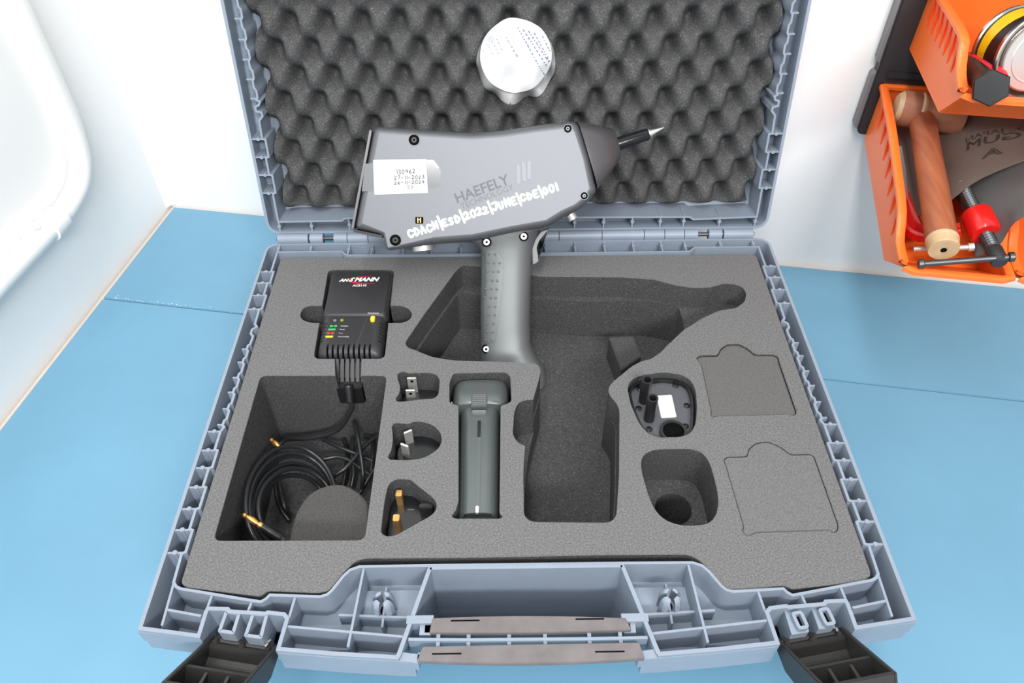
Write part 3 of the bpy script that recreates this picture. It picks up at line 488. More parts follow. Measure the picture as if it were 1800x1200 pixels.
def latch(s):
    eh = Vector((.986, -.168*s*-1*-1, 0)) if s < 0 else Vector((.986, .168, 0))
    eh = Vector((.986, .168*s, 0)).normalized(); eo = Vector((.168*s, -.986, 0)).normalized()
    e1 = (eo*cos(radians(40.5)) + Vector((0, 0, 1))*sin(radians(40.5))); nn = eh.cross(e1)
    if nn.z < 0: nn = -nn
    c = Vector((169.6*s, -3.6, 101))
    f = lambda p: c + eh*p[0] + e1*p[1] + nn*p[2]
    side = 'left' if s < 0 else 'right'
    L = 54; W = 21.5
    root = MB(f)
    prof = lambda x0, x1: [(x0, x1)]
    def sidewall(x0, x1): 
        pr = [(1, 3), (L, 2), (L, -10), (L-5, -15), (L-18, -17), (10, -13), (1, -4)]
        return [(x0, y, z) for y, z in pr], [(x1, y, z) for y, z in pr]
    for x0, x1 in ((-W, -W+2.6), (W-2.6, W)):
        a, b = sidewall(x0, x1); root.rings([a, b])
    pr = [(3, -5), (10, -13), (L-18, -17), (L-5, -15), (L, -10), (L, 2), (L-2.5, 2), (L-2.5, -9), (L-6, -12.5), (L-18, -14), (11, -10.5), (5, -3)]
    root.rings([[(-W+1, y, z) for y, z in pr], [(W-1, y, z) for y, z in pr]])
    nm = root.build('latch', M['latch'], case, bevel=.5)
    MB(f).box(-W+2.4, W-2.4, 31.5, 33.8, -14, .5).build('cross_rib', M['latch'], nm)
    for x in (-6.5, 6.5): 
        MB(f).rings([[(x-.9, 33.5, -1), (x+.9, 33.5, -1), (x+.9, L-3, -9), (x-.9, L-3, -9)], [(x-.9, 33.5, -13), (x+.9, 33.5, -13), (x+.9, L-3, -13), (x-.9, L-3, -13)]]).build('brace', M['latch'], nm)
    MB(f).box(-W+2.4, W-2.4, 5.5, 8.5, -8, 1).build('hinge_bar', M['latch'], nm, bevel=.5)
    MB(f).tube([(-W+3, 2, 0), (W-3, 2, 0)], 2.4, 12).build('pivot', M['latch'], nm)
    for x in (-W+5, 0, W-5): MB(f).box(x-2, x+2, -2, 7, -3, 2.6).build('pivot_lug', M['latch'], nm, bevel=.8)
    MB(f).tube(smooth_path([(W-7.5, -2.5, 3.5), (W-6.5, 0, 4.4), (W-7.5, 2, 4), (W-6, 4.5, 4.6), (W-6.6, 6.5, 4)], 3), .7, 6).build('spring_wire', M['chrome'], nm)
latch(-1); latch(1)
# carrying handle folded into the front
hd = [[tuple(p) for p in D['strip1']], [tuple(p) for p in D['strip2']]]
handle = MB()
s1 = [(-62, 5.5), (62, 5.2), (63, -3), (-62, -3.4)]
handle.box(-61, 61, -3.5, 4, 100, 113); handle.box(-72, -56, 1, 6, 101, 115.4); handle.box(56, 72, .6, 5.6, 101, 115.4)
handle.box(-64, -57, -5, 2, 101, 113); handle.box(57, 64, -5, 2, 101, 113)
handle.wall([(-64, -17.2), (-30, -18.4), (30, -18.4), (64, -17.4)], 4, 107, 113)
for s in (-1, 1): handle.wall([(74*s, -17.3), (63*s, -19)], 5, 103, 113)
handle.wall([(-70, -8.2), (-35, -8.9), (35, -9.2), (70, -8.9)], 1.8, 97, 115)
hd_o = handle.build('handle_frame', M['case'], case)
for x, y in D['hpost']: MB().box(x-1.1, x+1.1, -14, -5, 98, 114).build('cross_post', M['case'], hd_o, smooth=False)
def strip(poly, slots, dots):
    p = ccw(smooth_outline(poly)); o = MB().prism(p, 112.6, 116.4).build('grip_strip', M['strip'], hd_o, bevel=.5)
    return o
def smooth_outline(q): return q
for i, q in enumerate(hd):
    a, m_, b, c, m2, d_ = q
    def qb(p0, p1, p2, n=9): return [tuple(Vector(p0)*(1-t)**2 + (Vector(p1)*2-(Vector(p0)+Vector(p2))*.5)*2*t*(1-t) + Vector(p2)*t*t) for t in [k/n for k in range(n+1)]]
    poly = qb(a, m_, b) + qb(c, m2, d_)
    o = MB().prism(ccw(poly), 112.4, 116).build('grip_strip', M['strip'], hd_o, bevel=.4)
    ym_ = (a[1]+d_[1])/2
    for sx in (-1, 1):
        yy = ym_ + (2.6 if i == 0 else -.2); xx = sx*(37 if i == 0 else 47)
        MB().box(xx-8.5, xx+8.5, yy-.45, yy+.45, 115.6, 116.15).build('strip_slot', M['hole'], hd_o, smooth=False)
    for xx in ((0, -50, 52) if i == 0 else (0, -31, 28)):
        MB().disc((xx+2, ym_+.2, 115.7), 2.2 if xx == 0 else 2.6, (0, 0, 1), .5 if xx == 0 else .34, 14).build('grip_rivet', M['strip'], hd_o)
# hinge: knuckles and the bare pin between them
K = D['knuckles']
for a, b in [(-220.5, -192.6), (-191, -179), (-168.9, -156.8), (-156.2, -137.8), (-137.2, -112), (-111.4, -85), (-84.4, -58), (-57.4, -30), (-29.4, 2), (2.6, 37.4), (38.1, 76.8), (77.4, 115.6), (116.2, 134.4), (135, 152.6), (153.2, 165.1), (175.6, 187.6), (189.2, 216.3)]:
    kb = MB().tube([(a, 366.2, 117.2), (b, 366.2, 117.2)], 4.9, 20); kb.box(a, b, 361.5, 367, 108, 114.5)
    kb.build('hinge_knuckle', M['case'], case)
for a, b in [(-222, 218)]: MB().tube([(a, 366.2, 117.2), (b, 366.2, 117.2)], 1.8, 12).build('hinge_pin', M['steel'], case)

# lid, standing open behind the hinge
lo_h = [(-229.2, 371), (-145, 386), (-75, 391)]
lid_out = ccw([(x, y) for x, y in lo_h] + [(-x, y) for x, y in lo_h[::-1]] + arc(219, 10, 10.2, 0, -90) + arc(-219, 10, 10.2, -90, -180))
def lid_rel(a): return [(x*(1-a/229.), 186 + (y-186)*(1-a/195.)) for x, y in lid_out]
lm = lambda p, z: (p[0], p[1], z)
lb = MB(lidf).wall(lid_out, 2.4, 0, 16, True, lm)
lb.rings([[(x, y, d_) for x, y in lid_rel(a)] for d_, a in ((15, -.2), (22, 2), (30, 12), (37, 26), (42, 38))], cap0=False)
lidshell = lb.build('lid_shell', M['case'], case)
tri = tessellate_polygon([[Vector((x, y, 0)) for x, y in lid_out]])
MB(lidf).wall([(x*1.0058, y) for x, y in lid_out][:1] + off_path(lid_out, -1.2, True), 1.6, 3, 13, False, lm).build('rim_lip', M['case'], lidshell) if False else None
MB(lidf).wall(off_path(lid_out, -1.6, True), 1.7, 3.2, 12, True, lm).build('rim_lip', M['case'], lidshell)
def lid_in(sx):
    p = [(-219, 10.6)]
    for i, y in enumerate([38.5, 55.6, 71.8, 88]):
        p += [(-219 if i % 2 == 0 else -216.4, y-.4), (-216.4 if i % 2 == 0 else -219, y+.4)]
    p += [(-218.6, 104), (-215, 108), (-215.4, 111), (-219.6, 112), (-219.6, 116), (-216.6, 117), (-215, 120)]
    for y in [122.5, 138.3, 154.1, 169.5, 185.3, 201, 217, 233, 249, 265, 281, 297, 313]:
        p += [(-217.6, y-1), (-216.2, y+1), (-216.2, y+7), (-217.6, y+9)]
    return p + [(-218, 345), (-150, 352)]
li = lid_in(1)
lidin = ccw([(-157.5, 13.6), (-161, 11)] + li + mirror(li)[::-1] + [(161, 8.6), (157.5, 11)])
MB(lidf).wall(lidin, 1.7, .2, 37, True, lm).build('inner_wall', M['case'], case)
tri = tessellate_polygon([[Vector((x, y, 0)) for x, y in lid_out], [Vector((x, y, 0)) for x, y in lidin]])
MB(lidf).add([(x, y, 20) for x, y in ccw(lid_out)+lidin], [tuple(t) for t in tri]).build('channel_floor', M['case'], lidshell, smooth=False)
def lrib(a, b, dot=True, t=1.4):
    mb = MB(lidf).wall([a, b], t, .6, 20)
    if dot: mb.prism(sell((a[0]+b[0])/2, (a[1]+b[1])/2, 1.7, 1.7, 8), .2, 20)
    mb.build('rib', M['case'], lidshell, smooth=False)
for x in [-219, -189.5, -154.7, -133, -105, -79, -52, -26, 0, 25.3, 52.2, 79, 105.3, 131, 152.6, 185.5, 218.5]:
    lrib((x, 1.2), (x, 11 if abs(x) > 158 else 12.5))
for y in [38.5, 55.6, 71.8, 88]:
    for s in (-1, 1): lrib((-228*s, y), (-217.5*s, y))
for y in [122.5, 138.3, 154.1, 169.5, 185.3, 201, 217]:
    for s in (-1, 1): lrib((-222.5*s, y), (-217*s, y), False, 1.2)

# ---------------------------------------------------------------- foam insert (lower half)
def clampx(p): return [(max(-214.6, min(214.6, x)), min(y, 343.2)) for x, y in p]
fo = fillet(clampx(D['foam']), 5, 3)
block = MB().prism(ccw(fo), 28, 113.5)
def C(poly, z0, r=0, z1=120, xf=None):
    p = ccw([tuple(q) for q in poly]); p = fillet(p, r, 3) if r else p
    return MB().prism(p, z0, z1)
hc = D['subhole'][0]
cutters = [C(D['p_charger'], 78, 5), C(D['p_finger'], 91, 4), C(D['p_slot'], 78.2, 2), C(D['p_pit'], 30, 5), C(D['p_us'], 84, 3), C(D['p_au'], 80, 3), C(D['p_uk'], 77.5, 6),
           C(D['p_batt'], 75, 2), C(D['p_gunA'], 90, 3), C(D['p_gunB'], 46, 3), C(D['p_notch'], 72, 4), C(D['p_cover'], 97.5, 4), C(D['p_hole'], 75, 5),
           MB().prism(sell(hc[0], hc[1], 13.2, 13.2, 28), 33, 76), C(D['k1'], 106, 2), C(D['k2'], 106, 2)]
fb = cut(block, cutters)
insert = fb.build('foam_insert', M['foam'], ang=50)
bm = bmesh.new(); bm.from_mesh(insert.data)
es = [e for e in bm.edges if len(e.link_faces) == 2 and e.calc_face_angle(0) > radians(60) and all(abs(v.co.z-.0855) < 1e-4 for v in e.verts)]
FOAM_BEVEL = True
if FOAM_BEVEL:
    bmesh.ops.bevel(bm, geom=es, offset=.0007, segments=2, affect='EDGES', clamp_overlap=True)
    bm.to_mesh(insert.data); insert.data.set_sharp_from_angle(angle=radians(50))
insert.data.materials.append(M['foam_cut_shade'])
for p in insert.data.polygons:                              # cut faces: open cells, colour also darkened as pocket shade; top keeps smooth skin
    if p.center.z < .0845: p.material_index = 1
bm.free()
tag(insert, 'dark grey foam insert with cut-out pockets filling the lower half of the case', 'foam insert')
for k, z in (('k1', 112.2), ('k2', 113.2)):
    MB().prism(fillet(inset(D[k], .45), 2, 3), 106, z).build('knockout_plug', M['foam_dark' if k == 'k1' else 'foam_plain'], insert, bevel=.5)
MB().prism(ccw(D['island']), 46, 73).build('foam_block', M['foam_cut_shade'], insert, bevel=.8)
# spare foam plug lying in the cable pit
pl = [(-163.5, 76), (-162, 100), (-157.1, 113), (-147, 120), (-134, 121.5), (-122, 115), (-111.2, 104.3), (-108.5, 90), (-108.5, 66), (-113, 60.5), (-140, 60.5), (-155, 62)]
def tilt(p):
    z = p[2] + (p[0]+136)*.10 - (p[1]-90)*.02 if p[2] > 60 else p[2]
    return Vector((p[0], p[1], z))
plug = MB(tilt).prism(fillet(ccw(pl), 8, 4), 50, 84).build('foam_plug', M['foam_plug'], bevel=1)
tag(plug, 'cut-out round foam plug standing in the cable pit beside the coiled cables', 'foam plug')

# ---------------------------------------------------------------- convoluted foam in the lid
def lfd(x, s): 
    c = -cos(2*pi*(x+200)/29.8)*cos(pi*(s-27)/21.45)
    return (19.5 - 8.5*c**.75 if c > 0 else 19.5 + 17.5*(-c)**1.0) + .5*sin(x*.9)*sin(s*1.1)
mb = MB(lidf); x0, x1, s0, s1 = -214.2, 214.2, 17.5, 330; nx, ns = 216, 164
g_ = []
for j in range(ns+1):
    for i in range(nx+1):
        x = x0+(x1-x0)*i/nx; s = s0+(s1-s0)*j/ns; g_.append((x, s, lfd(x, s)))
N = (nx+1)*(ns+1)
fs = [(j*(nx+1)+i, j*(nx+1)+i+1, (j+1)*(nx+1)+i+1, (j+1)*(nx+1)+i) for j in range(ns) for i in range(nx)]
rim = [i for i in range(nx+1)] + [j*(nx+1)+nx for j in range(1, ns+1)] + [ns*(nx+1)+i for i in range(nx-1, -1, -1)] + [j*(nx+1) for j in range(ns-1, 0, -1)]
bk = [(g_[i][0], g_[i][1], 38.5) for i in rim]; m = len(rim)
fs += [(rim[k], rim[(k+1) % m], N+(k+1) % m, N+k) for k in range(m)] + [tuple(range(N, N+m))]
lf = mb.add(g_+bk, fs).build('lid_foam', M['foam_lid'], ang=70)
tag(lf, 'dark grey egg-crate foam lining the raised lid', 'lid foam')
# round sticker on its clear film, stuck on the foam peaks
def round_sheet(c, r, th, d_in, name, mt, parent=None, f_in=.18, f_out=.5, rings=14, seg=64, arcs=None):
    mb = MB(lidf); vs = []; fs = []
    for side in (0, 1):
        b = len(vs)
        for i in range(rings+1):
            for k in range(seg):
                a = 2*pi*k/seg; rr = r*i/rings; x = c[0]+rr*cos(a); s = c[1]+rr*sin(a); q = (i/rings)**2
                d_ = 11.5 - d_in + (f_in*(1-q)+f_out*q)*(lfd(x, s)-11.5) + (th if side else 0)
                vs.append((x, s, d_))
        for i in range(rings):
            for k in range(seg):
                q = (b+i*seg+k, b+i*seg+(k+1) % seg, b+(i+1)*seg+(k+1) % seg, b+(i+1)*seg+k)
                fs.append(q if side else q[::-1])
    n1 = (rings+1)*seg; o = rings*seg
    fs += [(o+k, o+(k+1) % seg, n1+o+(k+1) % seg, n1+o+k) for k in range(seg)]
    return mb.add(vs, fs).build(name, mt, parent, ang=60)
stk = empty('round_sticker', lidf((-.9, 150, 11)), 'round white sticker with faint print on the lid foam, above the grey gun', 'sticker')
round_sheet((-.9, 145), 33, .15, .5, 'clear_film', M['film'], stk, .3, .75)
round_sheet((-.9, 151.5), 29.6, .15, 1.0, 'paper', M['label'], stk, .06, .26)
rnd = random.Random(4)
def print_lines(rows, mt, name):
    mb = MB(lidf)
    for (x, s, dx, ds, L, hh) in rows:
        l = math.hypot(dx, ds); dx /= l; ds /= l; t = 0
        while t < L:
            w_ = rnd.uniform(1.2, 3.2)
            if t+w_ > L: break
            px_, ps_ = x+dx*t, s+ds*t
            def P(a, b):
                xx = px_+dx*a-ds*b; ss = ps_+ds*a+dx*b
                q = (math.hypot(xx+.9, ss-151.5)/29.6)**2
                return (xx, ss, 11.5-1.25+(.06*(1-q)+.26*q)*(lfd(xx, ss)-11.5))
            for k in range(max(1, int(w_/1.0))):
                a = k*1.0
                mb.add([P(a, 0), P(a+.62, 0), P(a+.62, hh), P(a, hh)], [(0, 1, 2, 3)])
            t += w_+.9
    mb.build(name, mt, stk, smooth=False)
print_lines([(0.4, 173.8, 22.8, -39.4, 45.5, 0.95), (4.7, 172.4, 21.7, -32.1, 38.7, 0.95), (9.1, 171.3, 18.4, -26.7, 32.4, 0.95), (13.8, 169.6, 14.0, -24.2, 28.0, 0.95), (20.4, 167.1, 7.5, -13.8, 15.7, 0.95)], M['blue_ink'], 'print_lines')
print_lines([(-16.9, 165.3, 5.7, -10.9, 12.3, 0.85), (-20.6, 162.9, 6.4, -11.4, 13.1, 0.85), (-24.3, 160.5, 5.6, -11.1, 12.4, 0.85), (-28.1, 156.6, 1.4, -2.8, 3.1, 0.85)], M['faint_ink'], 'print_lines')
print_lines([(-9.5, 166.3, 9.8, -16.0, 18.8, 1.7)], M['faint_ink'], 'print_heading')
# ---------------------------------------------------------------- the test gun standing in its recess, leaning on the lid foam
gun = empty('test_gun', gunf((-10, 20, -27)), 'grey pistol-shaped test gun with a metal needle tip leaning on the lid foam', 'test gun')
gb = ccw([tuple(p) for p in D['g_body']])
rs = []
for n, d in ((0, 6.2), (-.8, 4.0), (-2.2, 2.1), (-4.6, .6), (-8, 0), (-46, 0), (-51, 1.5), (-54, 5)):
    rs.append([(x, y, n) for x, y in fillet(inset_w(gb, d, lambda a: .45 if (a[0]+112)**2+(a[1]-141)**2 < 170 else 1), max(.6, 4-d*.55), 3)])
body = MB(gunf).rings(rs).build('housing', M['gun'], gun, ang=80)
for p in body.data.polygons:
    if len(p.vertices) > 8: p.use_smooth = False
MB(gunf).rings([[(a, b, n) for a, b in ((-118.6, 227), (-137, 148.6), (-139.2, 148.2), (-120.4, 228))] for n in (-1.8, -52)]).build('rear_panel', M['gun_dark'], body, bevel=.4)
MB(gunf).rings([[(a, b, n) for a, b in ((-137, 148.2), (-113.3, 143), (-113.7, 140.6), (-137.4, 146))] for n in (-2, -52)]).build('rear_panel', M['black'], body, bevel=.4)
def ring2(top, bot, nc, d, e=3.0, n=28):
    o = []
    for i in range(n):
        a = 2*pi*i/n; c = math.copysign(abs(cos(a))**(2/e), cos(a)); s_ = math.copysign(abs(sin(a))**(2/e), sin(a))
        o.append(((top[0]+bot[0])/2+(top[0]-bot[0])/2*c, (top[1]+bot[1])/2+(top[1]-bot[1])/2*c, nc+d*s_))
    return o
gn_ = [tuple(p) for p in D['g_nose']]
MB(gunf).rings([ring2((48.5, 234.5), (66, 178.5), -27, 26.5, 4.5), ring2((50.5, 234.3), (67.2, 179.5), -27, 26.2, 4.2), ring2((64, 232), (76, 190), -27, 21.5, 3.4), ring2(gn_[4], (86.2, 203), -27, 13, 2.8), ring2((81, 227.5), (86.8, 205.5), -27, 11, 2.6)]).build('nose_cone', M['gun_dark'], gun, ang=50)
gt = [tuple(p) for p in D['g_tip']]
def mid(a, b): return ((a[0]+b[0])/2, (a[1]+b[1])/2)
m0, m1, m2, m3 = mid(gt[0], gt[1]), mid(gt[2], gt[3]), mid(gt[4], gt[5]), gt[6]
tip = MB(gunf).tube([(m0[0]-4, m0[1]-2, -27), (m1[0]-1.5, m1[1]-.6, -27), (m1[0], m1[1], -27)], [5.6, 5.1, 4.4], 24).build('tip_barrel', M['black_gloss'], gun)
MB(gunf).tube([(m1[0]-.6, m1[1]-.2, -27), (m2[0]+.4, m2[1]+.2, -27), (m2[0]+.5, m2[1]+.2, -27), (m3[0], m3[1], -27)], [3.5, 3.5, 2.9, .25], 20).build('needle', M['chrome'], tip)
hl = [tuple(p) for p in D['g_hl']]; hr = [tuple(p) for p in D['g_hr']]
hb = [ring2((hl[0][0]-2, hl[0][1]+14), (hr[0][0]-4, hr[0][1]+8), -27, 23, 3), ring2(hl[0], (hr[0][0]-8, hr[0][1]-2), -27, 22, 2.8)]
dd = [20.5, 19, 18, 17.6, 17.4, 17.8]
for i in range(1, 7): hb.append(ring2(hl[i], hr[i], -27, dd[i-1], 2.7))
hb.append(ring2((-35, 30), (14, 36), -27, 18.4, 3)); hb.append(ring2((-35.4, 24), (20.5, 26), -27, 18.8, 3.4)); hb.append(ring2((-35.4, 17), (23, 17), -27, 18.8, 3.6))
last = [(p[0], (-0.6-p[2]*.588)/.809, p[2]) for p in hb[-1]]
hb[-1] = [(p[0], max(p[1], q[1]+.4), p[2]) for p, q in zip(hb[-1], last)]; hb[-2] = [(p[0], max(p[1], q[1]+.8), p[2]) for p, q in zip(hb[-2], last)]; hb[-3] = [(p[0], max(p[1], q[1]+1.2), p[2]) for p, q in zip(hb[-3], last)]
hb.append(last)
handle_o = MB(gunf).rings(hb).build('handle', M['grip'], gun, ang=60)
def on_handle(u, v):                                       # height n of the grip surface at (u, v)
    for i in range(1, len(hb)-3):
        a, b = hb[i], hb[i+1]
        va = sum(p[1] for p in a)/len(a); vb = sum(p[1] for p in b)/len(b)
        if va >= v >= vb:
            t = (va-v)/(va-vb)
            def top(r):
                h = [p for p in r if p[2] >= -27]; h.sort(); 
                for k in range(len(h)-1):
                    if h[k][0] <= u <= h[k+1][0]: 
                        w_ = (u-h[k][0])/max(1e-6, h[k+1][0]-h[k][0]); return h[k][2]*(1-w_)+h[k+1][2]*w_
                return h[0][2] if u < h[0][0] else h[-1][2]
            return top(a)*(1-t)+top(b)*t
    return -9
pad = fillet([tuple(p) for p in D['g_pad']], 4, 3)
padr = [[(x, y, on_handle(x, y)-1.5) for x, y in inset(pad, 0)], [(x, y, on_handle(x, y)+.35) for x, y in inset(pad, 0)], [(x, y, on_handle(x, y)+.6) for x, y in inset(pad, .5)]]
ctr = [(x, on_handle(x, v)) for x, v in [(0, 0)]]
mb = MB(gunf); rows = []
vs_ = [49.5+ i*(129-49.5)/24 for i in range(25)]
inn = inset(pad, .5)
def span(v):
    xs = []
    for i in range(len(inn)):
        a, b = inn[i-1], inn[i]
        if (a[1]-v)*(b[1]-v) <= 0 and a[1] != b[1]: xs.append(a[0]+(b[0]-a[0])*(v-a[1])/(b[1]-a[1]))
    return (min(xs), max(xs)) if len(xs) > 1 else None
vs2 = []; nn = 9
for v in vs_:
    sp = span(v)
    if sp: vs2.append([(sp[0]+(sp[1]-sp[0])*k/(nn-1), v, on_handle(sp[0]+(sp[1]-sp[0])*k/(nn-1), v)+.45) for k in range(nn)])
gv_ = [p for r in vs2 for p in r]; fs = [(j*nn+i, j*nn+i+1, (j+1)*nn+i+1, (j+1)*nn+i) for j in range(len(vs2)-1) for i in range(nn-1)]
edge = [i for i in range(nn)] + [j*nn+nn-1 for j in range(1, len(vs2))] + [(len(vs2)-1)*nn+i for i in range(nn-2, -1, -1)] + [j*nn for j in range(len(vs2)-2, 0, -1)]
nb = len(gv_); low = [(gv_[i][0], gv_[i][1], gv_[i][2]-1.6) for i in edge]; m_ = len(edge)
fs += [(edge[k], edge[(k+1) % m_], nb+(k+1) % m_, nb+k) for k in range(m_)]
pad_o = mb.add(gv_+low, fs).build('grip_pad', M['grip'], handle_o, ang=50)
for u, v in D['g_dots']:
    n = on_handle(u, v)
    c = (u, v, n+.1)
    MB(gunf).rings([[(c[0]+1.05*cos(k*pi/5), c[1]+1.05*sin(k*pi/5), n) for k in range(10)], [(c[0]+.95*cos(k*pi/5), c[1]+.95*sin(k*pi/5), n+1.1) for k in range(10)], [(c[0]+.45*cos(k*pi/5), c[1]+.45*sin(k*pi/5), n+1.6) for k in range(10)]]).build('grip_dot', M['grip'], handle_o, ang=70)
tr = fillet(ccw([tuple(p) for p in D['g_trig']]), 1.5, 2)
MB(gunf).rings([[(x, y, n) for x, y in inset(tr, d)] for n, d in ((-18, 1.0), (-19.2, 0), (-35, 0), (-36, 1))]).build('trigger', M['trigger'], gun, ang=40)
scr = D['g_screws']
for i, (u, v) in enumerate(scr):
    if i < 4:
        r = (4.6, 3.4, 3.2, 5.0)[i]
        n = (0, -.1, -.2, -.2)[i]
        a = MB(gunf).tube([(u, v, n-.6), (u, v, n+.25)], [r+.5, r], 22).build('screw_recess', M['hole'], body)
        MB(gunf).wall(sell(u, v, r, r, 22), .5, n-.4, n+.55, True).build('recess_rim', M['gun'], body)
        MB(gunf).tube([(u, v, n+.2), (u, v, n+.6)], [r*.55, r*.45], 14).build('screw_head', M['steel'] if i in (1, 2) else M['black'], body)
        MB(gunf).tube([(u, v, n+.6), (u, v, n+.7)], r*.22, 6).build('screw_socket', M['hole'], body)
    elif i < 7:
        n = on_handle(u, v)+.1 if i > 4 else -6.5
        a = MB(gunf).tube([(u, v, n-4), (u, v, n+.3)], 4, 20).build('screw_recess', M['hole'], handle_o)
        MB(gunf).tube([(u, v, n), (u, v, n+1.1)], [2.9, 2.5], 18).build('screw_head', M['chrome'], handle_o)
        MB(gunf).tube([(u, v, n+1.1), (u, v, n+1.2)], 1.2, 6).build('screw_socket', M['hole'], handle_o)
    else:
        q = fillet([(u-3.4, v-2.8), (u+3.2, v-2.8), (u+3.4, v+2.6), (u-3.2, v+2.8)], .9, 3)
        a = MB(gunf).prism(ccw(q), -.4, .15).build('socket_recess', M['hole'], body)
        for dx in (-1.2, 1.0): MB(gunf).box(u+dx-.4, u+dx+.4, v-2, v+2, .1, .6).build('socket_pin', M['brass'], body)
        MB(gunf).box(u-1.2, u+1, v+.2, v+.9, .1, .5).build('socket_pin', M['brass'], body)
tp = ccw([tuple(p) for p in D['g_tape']])
MB(gunf).prism(tp, .02, .1).build('clear_tape', M['tape'], gun, smooth=False)
MB(gunf).prism(ccw([(-72.5, 203), (-69, 203.2), (-64.5, 197.2), (-66, 196.6), (-69.5, 200.6), (-72.5, 201.6)]), .1, .3).build('tape_crease', M['white'], gun, smooth=False)
lab = ccw([tuple(p) for p in D['g_label']])
lo = MB(gunf).prism(lab, .1, .25).build('paper_label', M['label'], gun, smooth=False)
strokes('handwritten_line', '130962', M['pen_ink'], lo, gunf, (-99.5, 192.6), (1, .02), 16, 3.0, .5, .3, 2)
strokes('handwritten_line', '27-11-2023', M['pen_ink'], lo, gunf, (-101.5, 188.2), (1, .02), 25.5, 2.6, .48, .3, 3)
strokes('handwritten_line', '26-11-2024', M['pen_ink'], lo, gunf, (-101.5, 184.2), (1, .02), 25.5, 2.6, .48, .3, 4)
strokes('handwritten_line', 'Sy', M['pen_ink'], lo, gunf, (-91, 180.6), (1, .1), 6, 2.4, .38, .3, 5)
hf = D['g_haefely']
text('printed_name', 'HAEFELY', M['grey_ink'], gun, gunf, hf[0], (hf[1][0]-hf[0][0], hf[1][1]-hf[0][1]), width=46.5, n=.06, bold=.018)
tc_ = D['g_tech']
text('printed_name', 'TECHNOLOGY', M['pale_ink'], gun, gunf, tc_[0], (tc_[1][0]-tc_[0][0], tc_[1][1]-tc_[0][1]), width=46, n=.06)
gbars = [tuple(p) for p in D['g_bars']]
for i in (0, 2, 4):
    a, b = gbars[i], gbars[i+1]
    pth = [(a[0]+(b[0]-a[0])*t, a[1]+(b[1]-a[1])*t) for t in (0, 1)]
    L = off_path(pth, 1.6, False); R = off_path(pth, -1.6, False)
    MB(gunf).prism(fillet(ccw([L[0], R[0], R[1], L[1]]), 1.2, 4), .02, .5).build('logo_bar', M['logo_grey'], gun, smooth=False)
ha, hz_ = D['g_hand']
strokes('handwritten_mark', 'CDACN/ESD/2022/JUNE/CDE/001', M['white_ink'], gun, gunf, ha, (hz_[0]-ha[0], hz_[1]-ha[1]+2), 130, 5.4, 1.9, .1, 11, 1.45)
MB(gunf).tube([(-93, 129.5, -14), (-82, 131, -27)], 1, 8)
for c, r in (((-82.5, 131.5, -27), 9.5), ((46, 156, -27), 4.5)):
    dv = Vector((.09, -1, 0)) if c[0] < 0 else Vector((.5, -.8, 0))
    MB(gunf).tube([Vector(c)+dv*-3, Vector(c)+dv*2.4, Vector(c)+dv*3.0], [r, r, r-.8], 28).build('metal_socket', M['chrome'], gun)

# ---------------------------------------------------------------- battery charger and its cable
chg = empty('battery_charger', (-137, 270, 80), 'black battery charger with red swoosh and coloured key in the left foam pocket', 'charger')
pf = lambda p: Vector((p[0], p[1], p[2]))
q = inset(D['p_charger'], 1.6)
hous = MB(); hous.rings([[(x, y, z) for x, y in fillet(inset(q, d), 6, 5)] for z, d in ((79, 1), (106, .2), (111, .6), (114.5, 2), (116.6, 4), (117.6, 6.5))])
cutters = []
for k in range(9):
    x = -153.5 + k*4.2
    cutters.append(MB().box(x-.85, x+.85, 214, 229.6, 104, 122))
for s in (-1, 1):
    for k in range(6):
        y = 254 - k*3.9; xc = -136.5
        x0 = xc + s*(21.4+k*.12); x1 = xc+s*34
        cutters.append(MB().box(min(x0, x1), max(x0, x1), y-.75, y+.75, 108, 122))
for k in range(12): cutters.append(MB().box(-158.5+k*4-.9, -158.5+k*4+.9, 320.2, 330, 100, 122))
ho = cut(hous, cutters).build('housing', M['charger'], chg, ang=40)
up = [(-163.3, 261.8), (-110.6, 261.2), (-111, 317.5), (-163, 318.2)]
MB().rings([[(x, y, z) for x, y in fillet(inset(up, d), 4, 4)] for z, d in ((112, -.8), (117, .2), (118.9, 1.4), (119.2, 2.4))]).build('top_cover', M['charger'], chg, ang=40)
zf = lambda z: (lambda p: Vector((p[0], p[1], z+p[2])))
text('brand_print', 'AN', M['white'], chg, zf(119.25), (-155.6, 303.6), (1, .0), width=8.6, bold=.05, shear=.3)
text('brand_print', 'S', M['white'], chg, zf(119.27), (-147.2, 303.6), (1, .0), width=5.2, bold=.05, shear=.5)
text('brand_print', 'MANN', M['white'], chg, zf(119.25), (-142.2, 303.6), (1, .0), width=21.5, bold=.05, shear=.3)
text('model_print', 'ACS110', M['white'], chg, zf(119.25), (-143, 296.9), (1, 0), width=12, bold=.03)
def swoosh(a0, a1, rx, ry, cx, cy, w0):
    P_ = [(cx+rx*cos(radians(a0+(a1-a0)*i/20)), cy+ry*sin(radians(a0+(a1-a0)*i/20))) for i in range(21)]
    L = [off_path(P_, w0/2*sin(pi*(i+.5)/21.5), False)[i] for i in range(21)]; R = [off_path(P_, -w0/2*sin(pi*(i+.5)/21.5), False)[i] for i in range(21)]
    mb = MB(zf(119.22)); mb.add([(x, y, 0) for x, y in L]+[(x, y, 0) for x, y in R], [(i, i+1, 22+i, 21+i) for i in range(20)])
    mb.build('red_swoosh', M['red_ink'], chg, smooth=False)
swoosh(75, 290, 17, 4.6, -129.5, 305.2, 1.5)
text('key_print', 'Discharge', M['white'], chg, zf(119.25), (-125.6, 262.9), (1, 0), width=9)
